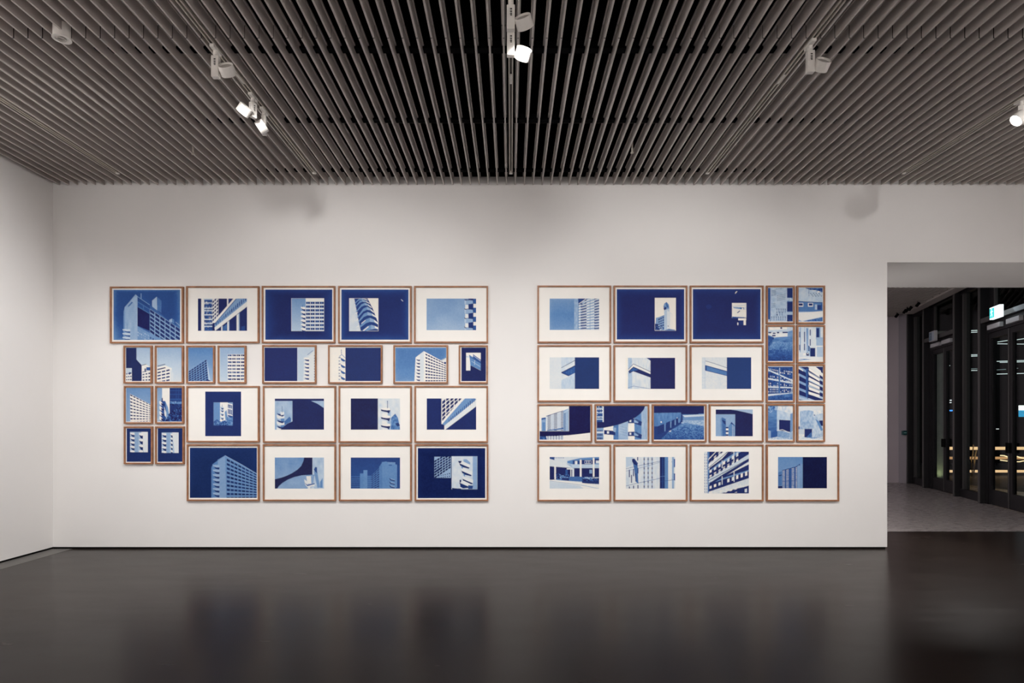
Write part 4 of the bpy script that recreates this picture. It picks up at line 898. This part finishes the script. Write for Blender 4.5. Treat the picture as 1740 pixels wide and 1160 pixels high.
p.f(.99).R(.03, 1290, 50, 1560, 390).R(.70, 1046, 50, 1100, 390).P(.86, 1090, 50, 1290, 50, 1290, 390, 1090, 390).N(.06, 14, 40, (1046, 50, 1290, 50, 1290, 390, 1046, 390)).P(.94, 1050, 180, 1105, 118, 1290, 200, 1290, 228, 1105, 150, 1050, 200).L(.15, 5, 1050, 178, 1105, 118, 1290, 202).P(.06, 1052, 195, 1105, 148, 1290, 228, 1290, 265, 1105, 198, 1062, 220).P(.33, 1060, 200, 1105, 158, 1160, 182, 1105, 196).P(.12, 1245, 52, 1290, 52, 1290, 82).L(.35, 4, 1046, 375, 1110, 358, 1290, 388)
p.R(.03, 1292, 50, 1560, 390)
p.done()
p = Pr(R4, (178, 45, 718, 390), (42, -88, 857, 533), 'wide-mounted print, grey wall with slanting dark slot beside navy', (44, 56, 128))
p.f(.88).R(.85, 178, 45, 218, 390).L(.7, 4, 214, 55, 214, 390).N(.03, 10, 10).R(.03, 452, 45, 718, 390).L(.05, 4, 218, 85, 300, 108, 452, 160).P(.93, 218, 90, 452, 165, 452, 195, 218, 128).P(.12, 216, 130, 452, 195, 452, 248, 216, 190).P(.40, 232, 142, 452, 205, 452, 242, 232, 188).R(.03, 453, 45, 718, 390)
p.done()
# ---- right block, fourth row
p = Pr(R3, (77, 578, 632, 945), (52, 557, 654, 974), 'print of a pale tower above a sweeping navy band', (32, 26, 84))
p.f(.97).P(.6, 98, 715, 148, 702, 148, 850, 98, 850).P(.3, 98, 710, 140, 703, 148, 720, 98, 730).R(.45, 108, 755, 140, 850).P(.84, 150, 685, 340, 625, 340, 945, 160, 945).P(.6, 335, 630, 395, 605, 395, 850, 335, 850)
p.L(.15, 5, 150, 690, 335, 630).P(.72, 335, 655, 395, 605, 395, 630, 345, 660)
for a, b in ((165, 205), (235, 275), (310, 340)): p.F((a, 690-(a-150)*.3, b, 690-(b-150)*.3, b, 850, a, 850), 1, 15, .12, 0, .9, .2, .65, .06)
p.F((205, 680, 235, 670, 235, 850, 205, 850), 1, 15, .4, 0, 1, .6, .75).F((275, 660, 310, 650, 310, 850, 275, 850), 1, 15, .4, 0, 1, .6, .75).F((345, 655, 362, 650, 362, 850, 345, 850), 1, 15, .2, 0, .9, .3, .7).R(.65, 362, 640, 395, 850).P(.35, 160, 840, 340, 815, 340, 830, 160, 850)
p.F((160, 900, 340, 900, 340, 945, 160, 945), 6, 4, .2, .1, .6, .2, .7, .1).P(.25, 77, 905, 150, 905, 160, 945, 77, 945).N(.2, 8, 8, (77, 905, 150, 905, 160, 945, 77, 945))
p.P(.01, 77, 852, 398, 852, 398, 578, 632, 578, 632, 868, 520, 882, 400, 895, 250, 903, 77, 908)
p.done()
p = Pr(R3, (703, 578, 1255, 945), (678, 557, 1280, 974), 'print of walkways to a concrete tower beneath a sagging navy curve', (36, 34, 98))
p.f(.9).R(.25, 703, 578, 780, 760)
for y in (600, 645, 690, 715): p.R(.72, 703, y, 778, y+14)
p.F((703, 580, 778, 580, 778, 720, 703, 720), 4, 5, .9, .1, .5, .1, .5, .1, drop=.4).R(.85, 768, 578, 782, 760)
p.R(.55, 703, 810, 778, 945).F((703, 830, 770, 830, 770, 945, 703, 945), 4, 3, .1, .1, .8, .3, .9, .06).R(.85, 703, 855, 778, 872)
p.R(.97, 780, 800, 890, 945).R(.40, 885, 760, 950, 945).P(.66, 940, 760, 1045, 740, 1045, 945, 940, 945).R(.97, 1045, 770, 1120, 945).P(.45, 1110, 690, 1200, 640, 1200, 945, 1118, 945).P(.66, 1190, 620, 1255, 578, 1255, 945, 1190, 945).N(.05, 15, 40, (885, 600, 1255, 600, 1255, 945, 885, 945))
for i in range(5):
    for j in range(4): p.E(.3, 965+i*15, 800+j*28+i*4, 3, 3, n=6)
for y in (835, ): p.P(.1, 785, y+5, 905, y+15, 905, y+60, 785, y+50).R(.9, 815, y+18, 838, y+42).P(.6, 880, y-25, 915, y-20, 910, y+30, 885, y+20)
for y in (720, 860): p.P(.14, 1045, y, 1110, y-4, 1165, y+25, 1195, y+30, 1190, y+75, 1130, y+55, 1110, y+45, 1045, y+45).P(.6, 1110, y+2, 1160, y+35, 1150, y+45, 1110, y+38).R(.9, 1060, y+8, 1080, y+32).L(.1, 6, 1130, y, 1195, y+35)
p.P(.02, 780, 578, 1232, 578, 1215, 620, 1180, 660, 1130, 700, 1060, 738, 960, 775, 860, 800, 780, 815, 703, 818, 703, 752, 780, 752)
p.done()
p = Pr(R3, (1328, 578, 1877, 945), (1303, 557, 1907, 974), 'print of an underpass with louvred openings beside sloping rough ground', (38, 36, 102))
p.f(.4).P(.44, 1328, 655, 1625, 650, 1625, 745, 1328, 900, t2=.36).N(.06, 12, 40, (1328, 655, 1625, 650, 1625, 745, 1328, 900)).P(.5, 1650, 700, 1877, 690, 1877, 740, 1650, 745).P(.8, 1640, 680, 1877, 668, 1877, 690, 1665, 700)
p.P(.64, 1640, 735, 1877, 735, 1877, 830, 1500, 830, 1560, 790).P(.46, 1380, 945, 1500, 850, 1620, 770, 1680, 760, 1877, 800, 1877, 945, t2=.28).N(.14, 10, 6, (1380, 945, 1500, 850, 1640, 740, 1877, 735, 1877, 945)).P(.16, 1328, 800, 1370, 800, 1625, 745, 1630, 770, 1500, 850, 1400, 945, 1328, 945)
for q in ((1370, 800, 1440, 770, 1440, 860, 1370, 900), (1462, 762, 1508, 740, 1508, 820, 1462, 850), (1522, 738, 1558, 722, 1558, 790, 1522, 810), (1568, 718, 1595, 706, 1595, 765, 1568, 780)): p.P(.08, *q).F(q, 4, 5, .2, .2, .7, .3, .7)
for x in (1450, 1514, 1562, 1604): p.P(.5, x-6, 780-(x-1450)*.42, x+6, 776-(x-1450)*.42, x+6, 850-(x-1450)*.6, x-6, 855-(x-1450)*.6)
p.E(1, 1410, 753, 8, 8).E(.95, 1583, 708, 4, 5).R(.1, 1625, 672, 1640, 755).P(.9, 1490, 855, 1520, 840, 1510, 860)
p.P(.02, 1328, 578, 1877, 578, 1877, 660, 1820, 660, 1810, 668, 1625, 668, 1625, 650, 1328, 655)
p.done()
p = Pr(R4, (330, 615, 735, 908), (250, 557, 857, 973), 'mounted print of two slim towers inset under a navy arc', (38, 34, 92))
p.f(.68).P(.02, 330, 620, 500, 620, 560, 628, 640, 645, 735, 668, 735, 908, 543, 908, 543, 670, 330, 670).R(.60, 330, 671, 543, 907)
p.P(.36, 383, 720, 400, 702, 440, 720, 445, 907, 388, 907).P(.15, 395, 725, 440, 745, 440, 780, 420, 770).P(.5, 383, 720, 398, 705, 405, 907, 388, 907).P(.45, 472, 795, 502, 755, 543, 790, 543, 907, 472, 907).P(.2, 490, 775, 502, 752, 540, 790, 502, 775)
for y in (810, 850, 890): p.R(.97, 442, y+12, 470, y+30).R(.12, 442, y-4, 470, y+12)
p.F((508, 775, 543, 810, 543, 907, 508, 907), 2, 12, .9, .1, .6, .3, .7, .05)
p.done()
# ---- right block, bottom row
p = Pr(R5, (187, 620, 728, 965), (52, 483, 861, 1104), 'wide-mounted print of a courtyard with white columns and planters')
p.f(.85).P(.2, 187, 620, 240, 620, 240, 655, 187, 640).P(.45, 380, 665, 515, 635, 728, 620, 728, 735, 380, 735).P(.86, 187, 655, 440, 700, 440, 745, 187, 715).P(.66, 370, 695, 515, 700, 728, 700, 728, 738, 440, 742).F((240, 622, 350, 622, 350, 640, 240, 640), 6, 1, .3, .2, .6)
p.R(.2, 440, 660, 515, 700).R(.9, 462, 665, 490, 702).R(.12, 535, 655, 660, 700).R(.92, 570, 660, 640, 695).F((570, 660, 640, 660, 640, 695, 570, 695), 3, 1, .2, .1, .85, .15, .85).R(.15, 675, 640, 728, 690).R(.85, 690, 660, 728, 690).P(.75, 420, 700, 728, 700, 728, 740, 440, 745)
p.P(.04, 187, 722, 440, 742, 728, 742, 728, 840, 187, 870).P(.9, 375, 742, 440, 742, 440, 758, 375, 756).R(.9, 415, 742, 425, 835).R(.85, 434, 745, 456, 835).R(.3, 360, 760, 385, 830).R(.55, 620, 760, 650, 800)
p.P(.04, 187, 730, 238, 732, 238, 865, 187, 865).P(.93, 238, 715, 258, 715, 258, 865, 240, 865).P(.42, 260, 800, 400, 840, 540, 835, 540, 890, 260, 870).P(.35, 405, 835, 540, 832, 540, 885, 405, 875).R(.95, 516, 650, 536, 835).R(.95, 657, 630, 676, 835)
p.P(.10, 255, 800, 300, 800, 300, 860, 262, 860).N(.4, 8, 8, (255, 795, 410, 815, 410, 850, 255, 860)).P(.12, 320, 845, 400, 850, 400, 880, 320, 870).P(.12, 540, 850, 728, 850, 728, 915, 540, 905).P(.5, 545, 840, 640, 838, 660, 860, 548, 862).N(.42, 8, 7, (540, 835, 728, 830, 728, 885, 540, 885)).P(.10, 550, 880, 728, 885, 728, 915, 540, 905)
p.P(.94, 187, 868, 400, 885, 728, 925, 728, 965, 187, 965).P(.8, 187, 885, 520, 935, 560, 965, 187, 965).L(.6, 5, 187, 880, 560, 930, 728, 965)
p.done()
p = Pr(R5, (1022, 620, 1560, 965), (885, 483, 1698, 1104), 'wide-mounted print of a pale slotted wall with hanging box and dark downpipe')
p.f(.85).N(.05, 16, 50).P(.76, 1022, 620, 1100, 620, 1100, 700, 1022, 740).P(.35, 1095, 660, 1150, 690, 1160, 910, 1130, 890, 1115, 760)
for i, (x, ys_) in enumerate(((1062, (760, 840)), (1085, (815, 900)), (1107, (750, 830)), (1132, (800, 885)), (1155, (740, 800)), (1152, (622, 660)), (1155, (925, 965)), (1062, (940, 965)), (1107, (930, 965)))): p.R(.12, x-5, ys_[0], x+5, ys_[1])
for x in (1222, 1265, 1308): p.R(.45, x-4, 620, x+4, 965).F((x-6, 620, x+6, 620, x+6, 965, x-6, 965), 1, 7, .08, .1, .9, .3, .75)
p.P(.08, 1090, 645, 1115, 638, 1155, 690, 1145, 715, 1110, 700, 1092, 672).P(.2, 1115, 638, 1155, 690, 1145, 712)
for y in (735, 920): p.L(.3, 4, 1022, y+15, 1150, y-15, 1380, y-65, 1560, y-60)
p.L(.35, 3, 1022, 775, 1200, 735, 1390, 680)
p.R(.08, 1392, 620, 1445, 965).R(.2, 1418, 620, 1430, 965).P(.45, 1445, 620, 1482, 620, 1482, 965, 1445, 965).R(.9, 1485, 620, 1520, 965).R(.6, 1525, 620, 1545, 965).P(.3, 1545, 640, 1560, 645, 1560, 730, 1545, 735).P(.25, 1545, 800, 1560, 800, 1560, 880, 1545, 870).L(.2, 4, 1392, 890, 1560, 865).L(.5, 3, 1392, 835, 1445, 828)
p.done()
p = Pr(R6, (205, 562, 692, 1018), (42, 483, 857, 1104), 'near-square mounted print of steep navy and white balcony bands')
p.f(.08)
p.R(.90, 205, 562, 248, 1018).F((205, 580, 248, 580, 248, 1018, 205, 1018), 2, 14, .35, .2, .45, .1, .8, .1).P(.4, 240, 562, 262, 562, 256, 1018, 244, 1018)
def band(y0, y1, h0, h1, t, tex=0):                         # from x=250 to x=692
    p.P(t, 252, y0, 692, y1, 692, y1+h1, 252, y0+h0)
for (y0, y1, h0, h1, t) in ((640, 200, 22, 70, .95), (700, 330, 60, 110, .90), (765, 470, 24, 40, .5), (860, 590, 60, 105, .80), (905, 680, 10, 20, .9), (900, 760, 14, 18, .5), (1000, 850, 60, 70, .85), (1010, 905, 20, 30, .9)): band(y0, y1, h0, h1, t)
for (ya, yb, h0, h1, n_) in ((655, 250, 60, 110, 9), (760, 470, 50, 85, 9), (815, 545, 50, 60, 9), (930, 745, 50, 85, 9), (985, 930, 40, 90, 8)):
    p.F((258, ya, 692, yb, 692, yb+h1, 258, ya+h0), n_, 1, .93, .12, .6, .25, .8, .08, drop=.15)
for (ya, yb) in ((690, 300), (740, 370), (850, 560), (880, 640)): p.L(.08, 6, 252, ya, 692, yb)
p.P(.06, 256, 650, 340, 562, 360, 562, 256, 690).P(.06, 262, 770, 400, 660, 520, 562, 470, 562, 400, 640, 262, 740).P(.07, 262, 905, 400, 815, 692, 640, 692, 668, 400, 850, 262, 925).P(.07, 400, 1018, 692, 930, 692, 955, 500, 1018)
for x, ya, yb in ((528, 562, 680), (400, 660, 740), (530, 770, 890), (400, 830, 920)): p.L(.9, 8, x, ya, x, yb)
p.N(.05, 10, 10, (260, 562, 692, 562, 692, 1018, 260, 1018))
p.done()
p = Pr(R6, (1012, 620, 1547, 962), (875, 483, 1685, 1104), 'wide-mounted print of a blue tower beside a near-black right half', (20, 20, 70))
p.g(.46, .56, .50).R(.01, 1283, 620, 1547, 962)
p.P(.38, 1015, 790, 1055, 775, 1055, 930, 1015, 930).P(.12, 1012, 935, 1060, 935, 1060, 962, 1012, 962).P(.3, 1060, 765, 1215, 725, 1252, 698, 1252, 962, 1060, 962).P(.52, 1252, 700, 1283, 700, 1283, 962, 1252, 962).P(.56, 1222, 720, 1252, 700, 1252, 962, 1222, 962).L(.15, 6, 1060, 768, 1210, 728, 1252, 700).P(.2, 1240, 700, 1254, 695, 1250, 720)
for a, b in ((1062, 1090), (1102, 1132), (1162, 1192), (1205, 1222)): p.F((a, 770-(a-1060)*.25, b, 770-(b-1060)*.25, b, 962, a, 962), 2 if b-a > 20 else 1, 15, .86, .1, .8, .25, .7, .08)
p.P(.3, 1060, 880, 1222, 865, 1222, 875, 1060, 890).P(.15, 1022, 820, 1055, 812, 1055, 822, 1022, 830)
p.R(.01, 1284, 620, 1547, 962)
p.done()
